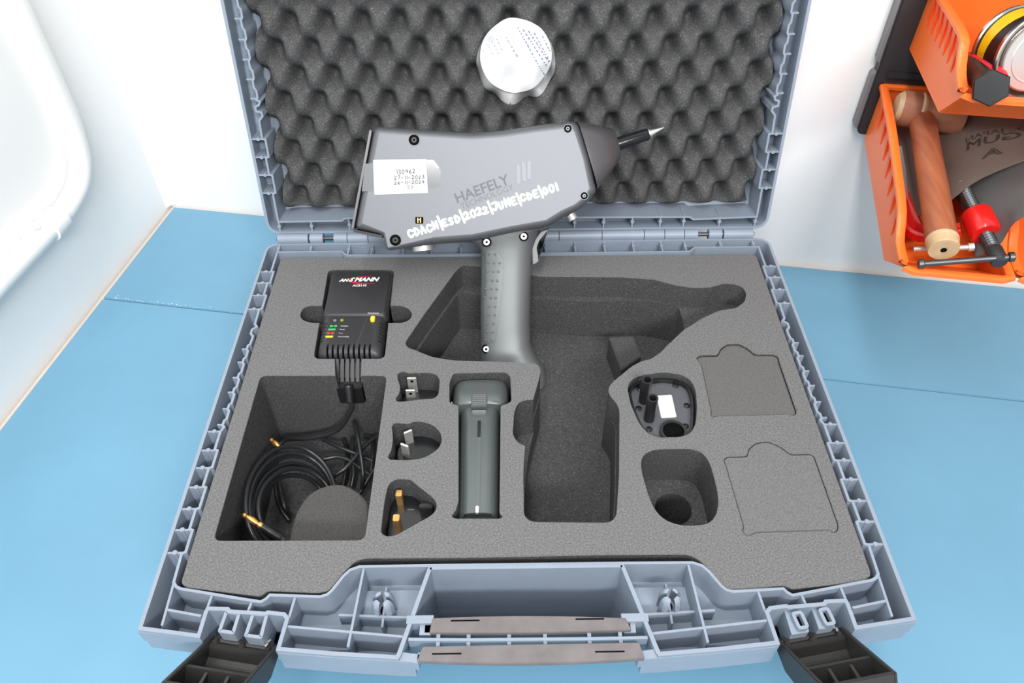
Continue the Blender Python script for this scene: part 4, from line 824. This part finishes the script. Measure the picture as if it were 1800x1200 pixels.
for (x0, x1, y, c, segs, wd) in ((-155.2, -149.6, 250.6, 'green', 2, 'Charging'), (-156, -150.2, 246.6, 'green', 1, 'Ready'), (-156.4, -150.6, 242.4, 'red', 2, 'Error'), (-156.9, -151, 238.4, 'yellow', 1, 'Discharging')):
    for k in range(segs):
        w_ = (x1-x0-(.8 if segs > 1 else 0))/segs; xx = x0+k*(w_+.8)
        MB().box(xx, xx+w_, y-.9, y+1.1, 117.4, 117.72).build('key_bar', M[c], chg, smooth=False)
    text('key_print', wd, M['white'], chg, zf(117.66), (-146.6, y-.6), (1, 0), width=(6, 4, 3.2, 8.4)[('Charging', 'Ready', 'Error', 'Discharging').index(wd)])
MB().tube([(-152, 256.6, 116.5), (-152, 256.6, 118.6), (-152, 256.6, 119)], [1.4, 1.4, .7], 14).build('status_light', M['trigger'], chg)
MB().tube([(-146.3, 256.8, 116.5), (-146.3, 256.8, 118.6), (-146.3, 256.8, 119)], [1.4, 1.4, .7], 14).build('status_light', mat('olive_lens', (128, 146, 44), .25), chg)
MB().rings([[(x, y, z) for x, y in fillet(inset([(-122.8, 254.6), (-119.2, 254.6), (-119, 259.6), (-122.6, 259.6)], d), 1.2, 3)] for z, d in ((116, 0), (120, 0), (120.6, .5))]).build('discharge_button', M['yellow'], chg)
snout = MB()
snout.rings([[(-146, 221, z0_) for z0_ in (0,)][0:0] or [(x, y, z) for x, y in fillet([(-146.6, 200), (-126, 199.6), (-124.6, 221), (-147.4, 221)], 1.5, 3)] for z in (80, 99)])
sn = snout.build('cable_entry', M['black'], chg, bevel=.6)
for k in range(6):
    x = -146 + k*4.1
    MB().rings([[(x-1.3, 220, 111), (x+1.3, 220, 111), (x+1.3, 206, 99.5), (x-1.3, 206, 99.5)], [(x-1.3, 220, 95), (x+1.3, 220, 95), (x+1.3, 206, 95), (x-1.3, 206, 95)]]).build('entry_fin', M['charger'], sn, smooth=False)
MB().rings([[(-147, 221, z-4), (-125, 221, z-4), (-125.5, 205, z-15.5), (-146.5, 205, z-15.5)] for z in (104, 110.5)]).build('entry_panel', M['black'], sn, smooth=False)
cord = [(-136, 204, 103), (-136, 198.6, 100)] + [tuple(p) for p in D['cord3'][1:]]
cord = [(p[0], min(p[1], 194) if i > 2 else p[1], p[2]) for i, p in enumerate(cord)]
rl = MB(); pts = []; rr = []
for k in range(9):
    pts.append((-136+.1*k, 201-1.1*k, 101.5-1.5*k)); rr.append(3.6-.12*k + (.5 if k % 2 else 0))
rl.tube(pts, rr, 14).build('strain_relief', M['black'], chg)
MB().tube(smooth_path([(-135.4, 194, 91.6), (-135, 190.5, 84)] + [(p[0], min(p[1], 190), p[2]) for p in cord[5:]], 6), 2.1, 10).build('power_cord', M['cable'], chg)

coil = empty('coiled_cable', (-175, 118, 30), 'coiled black test cables with gold banana plugs in the cable pit', 'cable')
loops = D['loops']; pts = []
for lp in loops[:6]: pts += [tuple(p) for p in lp]
MB().tube(smooth_path(pts, 3), 1.85, 9).build('cable_loops', M['cable'], coil, ang=70)
for i in range(D['nbun']):
    MB().tube(smooth_path([tuple(p) for p in D['bun%d' % i]], 6), 1.8, 9).build('cable_strand', M['cable'], coil, ang=70)
def banana(a, b, tail, r=2.1):
    a, b = V3(a), V3(b); d = (b-a); L = d.length; d.normalize()
    st = [(0, .35), (.08, .7), (.14, .75), (.2, .5), (.3, .8), (.5, 1), (.7, .85), (.82, .6), (.84, 1.0), (1, 1.0)]
    p = MB().tube([a+d*L*t for t, _ in st], [r*k for _, k in st], 12).build('banana_plug', M['gold'], coil)
    if tail:
        t = V3(tail); ln = (t-b).length; e = (t-b).normalized()
        MB().tube([b+e*ln*k/12 for k in range(13)], [2.9+(.45 if (k % 2 and 3 < k < 10) else 0) for k in range(13)], 14).build('plug_sleeve', M['black'], coil)
g2 = D['gold2']; banana(g2[0], g2[2], g2[3], 2.3)
g1 = D['gold1']; banana((-196.5, 168.6, 76), (-186.6, 160.4, 73), None, 2.2)

# ---------------------------------------------------------------- mains plug adapters in their pockets
us = empty('plug_adapter', (-78, 188, 84), 'black plug adapter with two flat pins, in the rear small pocket', 'plug adapter', 'plug adapters in the small foam pockets')
MB().prism(fillet([(-92, 177), (-66, 178), (-65, 199), (-91, 200.5)], 4, 4), 84.2, 96).build('adapter_body', M['black'], us, bevel=1)
for y in (198, 185.6):
    pn = MB().box(-88.6, -81.4, y-.75, y+.75, 95, 112.6); pn = pn.build('flat_pin', M['chrome'], us, bevel=.4)
    MB().tube([(-85, y-.9, 109), (-85, y-.76, 109)], 1.3, 12).build('pin_hole', M['hole'], pn)
au = empty('plug_adapter', (-77, 137, 80), 'round black plug adapter with two slanted silver pins, in the middle small pocket', 'plug adapter', 'plug adapters in the small foam pockets')
ab = MB().rings([[(x, y, z) for x, y in sell(-76.4, 137.4, 16.4-d, 15.4-d, 36, 2.2)] for z, d in ((80.2, 0), (96.5, 0), (98, 1.2))]).build('adapter_body', M['black_gloss'], au)
for (x, y, a) in ((-83.6, 146.6, 28), (-85, 134.4, -26)):
    c, s_ = cos(radians(a)), sin(radians(a))
    q = [(x+u*c-v*s_, y+u*s_+v*c) for u, v in ((-3.2, -.8), (3.2, -.8), (3.2, .8), (-3.2, .8))]
    MB().prism(q, 97, 112).build('slanted_pin', M['chrome'], au, bevel=.35)
uk = empty('plug_adapter', (-78, 82, 78), 'black triangular plug adapter with brass pins, in the front small pocket', 'plug adapter', 'plug adapters in the small foam pockets')
up_ = inset(fillet(ccw([tuple(p) for p in D['p_uk']]), 5, 3), 1.2)
MB().prism(up_, 77.7, 94).build('adapter_body', M['black_gloss'], uk, bevel=.8)
for y in (98.2, 78.8): MB().box(-88.6, -84.2, y-2.6, y+2.6, 93, 106).build('brass_pin', M['brass'], uk, bevel=.5)
MB().box(-71.4, -62.4, 86, 89.7, 93, 106).build('earth_pin', M['black'], uk, bevel=.6)
for y in (71, 92): MB().box(-81, -76.5, y-.25, y+.25, 93.8, 94.2).build('moulded_mark', M['trigger'], uk, smooth=False)

# ---------------------------------------------------------------- battery pack
bat = empty('battery_pack', (-31.5, 140, 76), 'dark T-shaped battery pack with a ribbed slider lying in the centre pocket', 'battery pack')
def brow(y, x0, x1, zc, hz2, e, n=32): return [(x, y, z) for x, z in sell((x0+x1)/2, zc, (x1-x0)/2, hz2, n, e)]
body_b = MB().rings([brow(179, -47.2, -16.6, 92, 15.6, 3), brow(168, -47.3, -16.7, 92, 16, 3), brow(80, -45.6, -17.2, 92, 16, 3), brow(78.6, -45.2, -17.6, 92, 15.2, 3)])
cu1 = MB().box(-41, -22, 70, 80.4, 100, 120)
bb = cut(body_b, [cu1]).build('pack_body', M['battery'], bat, ang=50)
MB().rings([brow(199, -50.5, -12.5, 92, 14, 3.6), brow(198, -52.3, -10.6, 92.5, 16.5, 3.6), brow(192, -53.2, -9.6, 93, 18.6, 3.6), brow(177, -53.6, -9.4, 93, 19, 3.4), brow(173.6, -53.3, -9.7, 93, 18.2, 3.4), brow(172.6, -52.4, -10.4, 93, 17, 3.4)]).build('pack_head', M['battery'], bat, ang=40)
sl = MB().box(-38.2, -26, 168, 180, 108, 113.2).build('slider', M['battery'], bat, bevel=.6)
for k in range(6): MB().box(-37.2, -27, 169.4+k*1.75, 170.2+k*1.75, 113, 113.9).build('slider_ridge', M['trigger'], sl, smooth=False)
MB().box(-37.4, -26.8, 163.6, 167.2, 106, 110.8).build('slider_lip', M['trigger'], bat, bevel=.6)
rail = MB().box(-33.6, -30, 82, 161, 106.8, 108.7).build('guide_rail', M['battery'], bat, bevel=.4)
MB().box(-33.1, -30.7, 143, 158, 107.8, 109.3).build('rail_contact', M['black_gloss'], rail, bevel=.3)
MB().box(-33, -30.8, 79.5, 85, 107, 109.6).build('rail_end', M['chrome'], bat, bevel=.4)
MB().tube([(-53.4, 178, 105), (-54.2, 178, 105.4)], 1.3, 10).build('side_stud', M['chrome'], bat)

# ---------------------------------------------------------------- oval end cover with two posts
cv = empty('end_cover', (107, 170, 97.5), 'dark oval plastic cover with two tubular posts and a white label', 'cover')
cp = inset(fillet(ccw([tuple(p) for p in D['p_cover']]), 5, 3), 1.0)
cvb = MB().prism(cp, 97.7, 104.6).build('cover_plate', M['cover'], cv, bevel=.6)
MB().wall(inset(cp, 1.4), 1.4, 104, 109, True).build('cover_rim', M['black_gloss'], cv)
for x, y in ((93.2, 178.6), (94.8, 161)):
    p_ = MB().wall(sell(x, y, 3.4, 3.4, 24), 1.3, 104, 129, True).build('tube_post', M['black'], cv)
    MB().tube([(x, y, 118), (x, y, 119)], 2.8, 16).build('post_bore', M['hole'], p_)
MB().prism(fillet([tuple(p) for p in D['cov_lab']][::-1], 1.2, 3) if area([tuple(p) for p in D['cov_lab']]) < 0 else fillet([tuple(p) for p in D['cov_lab']], 1.2, 3), 104.6, 104.8).build('blank_label', M['white'], cv, smooth=False)
for x, y in D['cov_scr']:
    MB().tube([(x, y, 104.4), (x, y, 105.2), (x, y, 105.6)], [2.5, 2.4, 1.7], 16).build('screw_head', M['black_gloss'], cv)
MB().wall(sell(110.8, 147.5, 9, 9, 28), 2.2, 104, 107.5, True).build('cable_hole', M['black_gloss'], cv)
MB().tube([(110.8, 147.5, 104.5), (110.8, 147.5, 104.9)], 8, 24).build('hole_bottom', M['hole'], cv)
# ---------------------------------------------------------------- wall panel and storage bins at the right
wp = empty('wall_rail_panel', room((900, 0, 171)), 'black wall panel carrying the orange bins', 'wall panel')
MB(room).prism(fillet([(752, 171), (1400, 171), (1400, 720), (749, 720)], 7, 4), 0, 1, lambda p, z: (p[0], -3.5+z*13, p[1])).build('panel_plate', M['panel'], wp, bevel=1.2)
for z0, z1 in ((178, 232), (242, 330), (340, 420)):
    MB(room).prism(fillet([(748.5, z0), (753, z0-3), (753, z1+1), (748.5, z1-3)], 1.5, 3), 0, 1, lambda p, z: (p[0], -3.4+z*10.5, p[1])).build('edge_rib', M['panel_edge'], wp)
for z in (205, 300, 395, 490, 585): MB(room).box(760, 1390, 9, 12.5, z+24, z+30).build('hook_rail', M['panel'], wp, bevel=.8)
def sbin(x0, x1, bb, bf, rim, label, ribs=6, rib0=10, ribgap=14):
    t = empty('storage_bin', room(((x0+x1)/2, 100, bb[1])), label, 'storage bin', 'orange storage bins on the wall panel')
    yb = rim[0][0]
    prof = [bb, bf] + rim[::-1]
    b = MB(room)
    for a, c in ((x0+1, x0+3.2), (x1-3.2, x1-1)): b.rings([[(a, y, z) for y, z in prof], [(c, y, z) for y, z in prof]])
    inr = lambda x: x
    for (p, q) in ((rim[0], bb), (bb, bf), (bf, rim[-1])):
        dy, dz = q[0]-p[0], q[1]-p[1]; l = math.hypot(dy, dz); ny, nz = -dz/l*1.6, dy/l*1.6
        b.rings([[(x, p[0]-ny*0, p[1]), (x, q[0], q[1]), (x, q[0]+ny*-1, q[1]+nz*-1 if False else q[1]+abs(nz)), (x, p[0]+abs(ny), p[1]+(abs(nz) if (p, q) == (bb, bf) else 0))] for x in (x0+2, x1-2)])
    bo = b.build('bin_body', M['orange'], t)
    lp = smooth_path([(x0+1, y, z) for y, z in rim], 3); rp = smooth_path([(x1-1, y, z) for y, z in rim], 3)
    path = list(lp) + [Vector((x0+7, rim[-1][0]+1.5, rim[-1][1]-1))] + [Vector((x1-7, rim[-1][0]+1.5, rim[-1][1]-1))] + list(rp)[::-1] + [Vector((x0+1, rim[0][0], rim[0][1]))]
    n = len(path); rs = []
    up = []
    for i, p in enumerate(path):
        tn = (path[min(i+1, n-1)]-path[max(i-1, 0)]).normalized()
        o_ = Vector(((x0+x1)/2, 90, rim[0][1]-30)) - p
        a = Vector((1, 0, 0)) if abs(tn.x) < .5 else (Vector((0, 1, 0)) - tn*tn.y).normalized()
        a = (a-tn*a.dot(tn)).normalized(); c = tn.cross(a)
        rs.append([tuple(p + a*u*3.4 + c*v*2.4) for u, v in ((-1, -.6), (-.6, -1), (.6, -1), (1, -.6), (1, .6), (.6, 1), (-.6, 1), (-1, .6))])
    MB(room).rings(rs).build('bin_rim', M['orange'], t, ang=50)
    # moulded gussets under the rim on the near side, shading put into darker orange
    acc = 0; tgt = rib0; k = 0
    for (p, q) in zip(lp[:-1], lp[1:]):
        l = (q-p).length
        while acc+l > tgt and k < ribs:
            c = p + (q-p)*((tgt-acc)/l); w_ = 4.6
            d = (q-p).normalized()
            a, b2 = c-d*w_, c+d*w_
            lo_ = c + Vector((0, 4, -25))
            MB(room).rings([[(x0+1.4, a.y, a.z), (x0+1.4, b2.y, b2.z), (x0+1.4, lo_.y+.5, lo_.z), (x0+1.4, lo_.y-.5, lo_.z)], [(x0-2.2, a.y, a.z), (x0-2.2, b2.y, b2.z), (x0+.6, lo_.y+.5, lo_.z), (x0+.6, lo_.y-.5, lo_.z)]]).build('rim_gusset', M['orange_shaded'], t, smooth=False)
            tgt += ribgap; k += 1
        acc += l
    return t
lower = sbin(759.5, 838, (11, 168), (163, 145), [(11, 221), (60, 214), (120, 200), (156, 190), (177, 174), (205, 171.5)], 'lower orange storage bin holding the wooden mallet and red clamp', 7, 22, 20.5)
sbin(843.5, 925, (11, 168), (163, 145), [(11, 221), (60, 214), (120, 200), (156, 190), (177, 174), (205, 171.5)], 'orange storage bin cut off by the right edge, right of the mallet bin', 0)
upper = sbin(769.6, 905, (10.5, 256), (121, 257.5), [(10.5, 309), (43, 310), (106, 311), (118, 303), (130, 293), (150, 286.5)], 'upper orange storage bin holding the round can', 7, 20, 13)

# wooden mallet
ml = empty('mallet', room((785, 120, 180)), 'wooden mallet with a reddish handle lying in the lower orange bin', 'mallet')
ha_, he_ = Vector((788, 46, 215)), Vector((782, 203, 190.5))
dv = (he_-ha_); 
MB(room).tube([ha_+dv*t for t in (0, .08, .3, .6, .9, .955)], [10.2, 10.4, 10.6, 10.9, 11.2, 11.2], 24).build('handle', M['wood'], ml, ang=50)
MB(room).tube([ha_+dv*t for t in (.93, .935, .95, .955)], [11.3, 11.6, 11.6, 11.3], 24).build('handle_ring', M['head_pale'], ml)
e_ = MB(room).tube([ha_+dv*t for t in (.95, .99, 1)], [11.1, 11.0, 10.6], 24).build('handle_end', M['wood_pale'], ml)
MB(room).tube([ha_+dv*.998, ha_+dv*1.003], 2.2, 14).build('end_hole', M['hole'], e_)
hs, hf_ = Vector((766.5, 41, 218)), Vector((824, 47, 215)); dh = hf_-hs
MB(room).tube([hs+dh*t for t in (.06, .14, .26, .4, .6, .74, .86, .95)], [14.5, 15.2, 15, 14, 14, 15, 15.2, 14], 22).build('head', M['head'], ml, ang=30)
MB(room).tube([hs+dh*t for t in (0, .05, .1)], [11, 13.6, 14.6], 22).build('striking_face', M['head_pale'], ml)
MB(room).tube([hs+dh*t for t in (.3, .34, .38)], [14.3, 15.6, 14.3], 22).build('head_binding', M['head_pale'], ml)

# red screw clamp
cm = empty('screw_clamp', room((800, 150, 165)), 'red screw clamp with black threaded spindle in the lower orange bin', 'clamp')
fr = smooth_path([(776, 52, 176), (775, 100, 174), (776.5, 138, 171.5), (779, 153, 169.5), (791, 162, 174), (806, 165, 183)], 5)
rs = []
for i, p in enumerate(fr):
    t = (fr[min(i+1, len(fr)-1)]-fr[max(i-1, 0)]).normalized(); a = Vector((0, 0, 1)); a = (a-t*a.dot(t)).normalized(); c = t.cross(a)
    rs.append([tuple(p+c*u*(5.5+3.2*math.exp(-((i-len(fr)*.62)/5)**2))+a*v*4.2) for u, v in ((-1, -.7), (-.7, -1), (.7, -1), (1, -.7), (1, .7), (.7, 1), (.25, .55), (-.25, .55), (-.7, 1), (-1, .7))])
MB(room).rings(rs).build('frame', M['clamp'], cm, ang=40)
sA, sB = Vector((812, 118, 195)), Vector((822.5, 207, 186.5)); ds_ = sB-sA
bc = sA+ds_*.54
MB(room).tube([bc-ds_*.14, bc-ds_*.12, bc+ds_*.1, bc+ds_*.13], [9.5, 11.5, 11.5, 9.8], 24).build('boss', M['clamp'], cm)
th_ = []; rr_ = []
for k in range(61):
    th_.append(sA+ds_*(k/60*.84)); rr_.append(5.3 if k % 2 else 4.3)
MB(room).tube(th_, rr_, 14).build('threaded_spindle', M['steel'], cm, ang=20)
MB(room).tube([sA+ds_*t for t in (.83, .85, .99, 1)], [5, 6, 6, 5.4], 18).build('spindle_head', M['panel'], cm)
tA, tB = Vector((770.5, 205, 177)), Vector((828.5, 205.5, 191.5)); dt_ = tB-tA
tb = MB(room).tube([tA, tB], 2.3, 12).build('tommy_bar', M['steel'], cm)
for q, s_ in ((tA, 1), (tB, -1)):
    u_ = dt_.normalized()*s_
    MB(room).tube([q-u_*2.6, q-u_*1.8, q+u_*1.2, q+u_*2], [2.6, 3.8, 3.8, 2.6], 14).build('bar_end', M['steel'], tb)
rod = MB(room).tube([(771, 181, 172), (800, 181.5, 177.5), (808.5, 181.6, 179.2), (808.6, 181.6, 179.2), (812.5, 181.6, 180)], [2.1, 2.1, 2.1, 3.4, 3.4], 14).build('steel_rod', M['chrome'])
tag(rod, 'thin bright steel rod with a knob end behind the mallet handle tip', 'rod')

# sheets of gasket and rubber
def grid_sheet(rows, th, name, mt, k=5):
    top = [smooth_path(r, k) for r in rows]; nc = len(top[0])
    cols = [smooth_path([tuple(r[i]) for r in top], k) for i in range(nc)]; nr = len(cols[0])
    vs = [cols[i][j] for j in range(nr) for i in range(nc)]; vs2 = [v - Vector((0, 0, th)) for v in vs]; N = nr*nc
    fs = [(j*nc+i, j*nc+i+1, (j+1)*nc+i+1, (j+1)*nc+i) for j in range(nr-1) for i in range(nc-1)]
    fs += [tuple(N+q for q in f[::-1]) for f in fs]
    ed = list(range(nc)) + [j*nc+nc-1 for j in range(1, nr)] + [(nr-1)*nc+i for i in range(nc-2, -1, -1)] + [j*nc for j in range(nr-2, 0, -1)]
    fs += [(ed[i], ed[(i+1) % len(ed)], N+ed[(i+1) % len(ed)], N+ed[i]) for i in range(len(ed))]
    o = MB(room).add(vs+vs2, fs).build(name, mt, ang=50); return o, cols
sh, shc = grid_sheet([[(776, 18, 187), (800, 18, 192), (829, 18, 224), (878, 18, 236)], [(776, 62, 181), (800, 62, 190), (830, 62, 218), (878, 62, 230)], [(775, 100, 176.5), (797, 102, 186), (826, 98, 212), (876, 92, 228)], [(774, 138, 170), (795, 140, 186), (822, 126, 208), (872, 112, 231)]], 1.0, 'gasket_sheet', M['sheet'])
tag(sh, 'brown-grey printed gasket sheet curling behind the mallet handle', 'gasket sheet')
def on_sheet(u, v):
    nc = len(shc)-1; nr = len(shc[0])-1; a = min(max(u, 0), .999)*nc; b = min(max(v, 0), .999)*nr
    i, j = int(a), int(b); a -= i; b -= j
    return (shc[i][j]*(1-a)+shc[i+1][j]*a)*(1-b) + (shc[i][j+1]*(1-a)+shc[i+1][j+1]*a)*b
shf = lambda p: room(on_sheet(p[0]/100, p[1]/100) + Vector((0, 0, .25+p[2])))
text('printed_word', 'GUM', M['ink'], sh, shf, (84, 58), (-1, -.10), width=26, bold=-.02, n=.05, outline=.035)
text('printed_word', 'O., JAPAN', M['ink'], sh, shf, (88, 48), (-1, -.06), width=30, n=.05)
text('printed_word', 'A', M['ink'], sh, shf, (76, 74), (-1, -.1), width=10, n=.05, outline=.03)
rb, _ = grid_sheet([[(812, 118, 183), (832, 112, 205), (866, 108, 226), (900, 108, 230)], [(815, 150, 184), (828, 146, 202), (850, 142, 222), (892, 142, 229)], [(816, 170, 180), (827, 168, 196), (843, 164, 216), (886, 164, 225)], [(813, 190, 177), (825, 190, 190), (836, 180, 211), (880, 178, 221)]], 1.2, 'rubber_sheet', M['rubber'])
tag(rb, 'dark grey rubber sheet draped over the bin edge beside the clamp', 'rubber sheet')
bag, _ = grid_sheet([[(766, 60, 184), (772, 60, 190), (777, 60, 192)], [(766, 90, 182), (771, 90, 190), (777, 92, 186)], [(767, 118, 176), (771, 120, 183), (776, 124, 178)]], .6, 'plastic_bag', M['film'])
tag(bag, 'small crumpled clear plastic bag between the mallet and the left bin wall', 'plastic bag')

# upper bin: can, hex-headed tool, red-handled driver
can = empty('paint_can', room((822, 100, 272)), 'round metal can with yellow label and pale lid in the upper orange bin', 'can')
cc = Vector((824, 112, 301)); ax = Vector((-.22, -.93, -.22)).normalized()
MB(room).tube([cc+ax*t for t in (2, 31)], 28.5, 40).build('can_body', M['can_k'], can)
a1 = ax.cross(Vector((0, 0, 1))).normalized(); a2 = ax.cross(a1).normalized()
def can_pt(t, a, r): return tuple(cc+ax*t + (a1*cos(a)+a2*sin(a))*r)
mb = MB(room); n = 40
vs = []
for k in range(n+1):
    a = pi*2*k/n; vs.append(can_pt(26, a, 28.75)); vs.append(can_pt(13+6*sin(a*1.0+.8), a, 28.75))
mb.add(vs, [(2*k, 2*k+1, 2*k+3, 2*k+2) for k in range(n)]).build('label_band', M['can_y'], can)
MB(room).tube([cc+ax*t for t in (28.5, 29.5, 31.5, 32.5)], [28.8, 29.9, 29.9, 28.8], 40).build('bottom_seam', M['can_metal'], can)
MB(room).rings([[tuple(cc+ax*t+(a1*cos(2*pi*k/48)+a2*sin(2*pi*k/48))*r) for k in range(48)] for t, r in ((4, 28.6), (3, 30.4), (-.5, 31), (-1.6, 30.2), (-1.4, 28.6), (2.2, 27.2), (2.4, 25.8), (-.2, 24.8), (-.4, 23.8))], False, False).build('can_rim', M['can_metal'], can, ang=30)
MB(room).tube([cc+ax*-.3, cc+ax*.6], 24.4, 40).build('lid_disc', M['can_lid'], can)
MB(room).rings([[tuple(cc+ax*t+(a1*cos(2*pi*k/40)+a2*sin(2*pi*k/40))*r) for k in range(40)] for t, r in ((-.2, 19), (-.9, 18.4), (-.9, 17.8), (-.2, 17.2))], False, False).build('lid_ring', M['can_lid'], can)
hx = empty('hex_tool', room((790, 130, 262)), 'black tool with a large hexagonal end leaning out of the upper orange bin', 'tool')
hA, hB = Vector((790, 70, 276)), Vector((783, 157, 297)); dx_ = (hB-hA); hn = Vector((-.22, .85, .42)).normalized()
MB(room).tube([hA, hB-dx_*.12], [8, 8.2], 20).build('shaft', M['black'], hx)
MB(room).tube([hB-hn*7.5, hB-hn*6.5, hB-hn*.8, hB], [9, 12.4, 12.6, 11.8], 6).build('hex_head', M['black_gloss'], hx, ang=25)
dr = empty('screwdriver', room((800, 110, 270)), 'screwdriver with a bright red handle between the can and the black hex tool', 'screwdriver')
dA, dB = Vector((789, 84, 286)), Vector((801.5, 128, 291))
MB(room).tube([dA+(dB-dA)*t for t in (0, .06, .5, .92, 1)], [3, 4.2, 4.8, 4.6, 3.2], 16).build('driver_handle', M['red_plastic'], dr)
MB(room).tube([dA+(dA-dB)*.42, dA], 1.7, 10).build('driver_blade', M['steel'], dr)
kn = MB(room).tube([(776, 30, 268), (784, 46, 281), (790.5, 56, 291.5), (791, 57, 292.5)], [3, 3.6, 4.2, 2.5], 14).build('black_rod', M['black'])
tag(kn, 'small black rod end standing at the back left of the upper orange bin', 'rod')
bx = MB(room).box(779, 792, 26, 62, 260, 279).build('dark_block', M['can_k'], bevel=1)
tag(bx, 'dark maroon block in shadow at the back of the upper orange bin', 'block')

# crumbs caught along the seam of the bench mats
rnd = random.Random(8); mb = MB(room)
for k in range(46):
    x = 12+abs(rnd.gauss(0, 1))*62; y = ym-2.4+rnd.gauss(0, 1.2)-max(0, rnd.gauss(0, 2)); r = rnd.uniform(.25, .9)
    mb.add([(x-r, y, 0), (x+r, y-.3*r, 0), (x, y+r, 0), (x+.1*r, y+.1*r, r)], [(0, 1, 2), (0, 1, 3), (1, 2, 3), (2, 0, 3)])
cr = mb.build('crumbs', M['white'], smooth=False); cr['kind'] = 'stuff'
tag(cr, 'tiny white crumbs scattered along the mat seam near the left wall', 'crumbs')
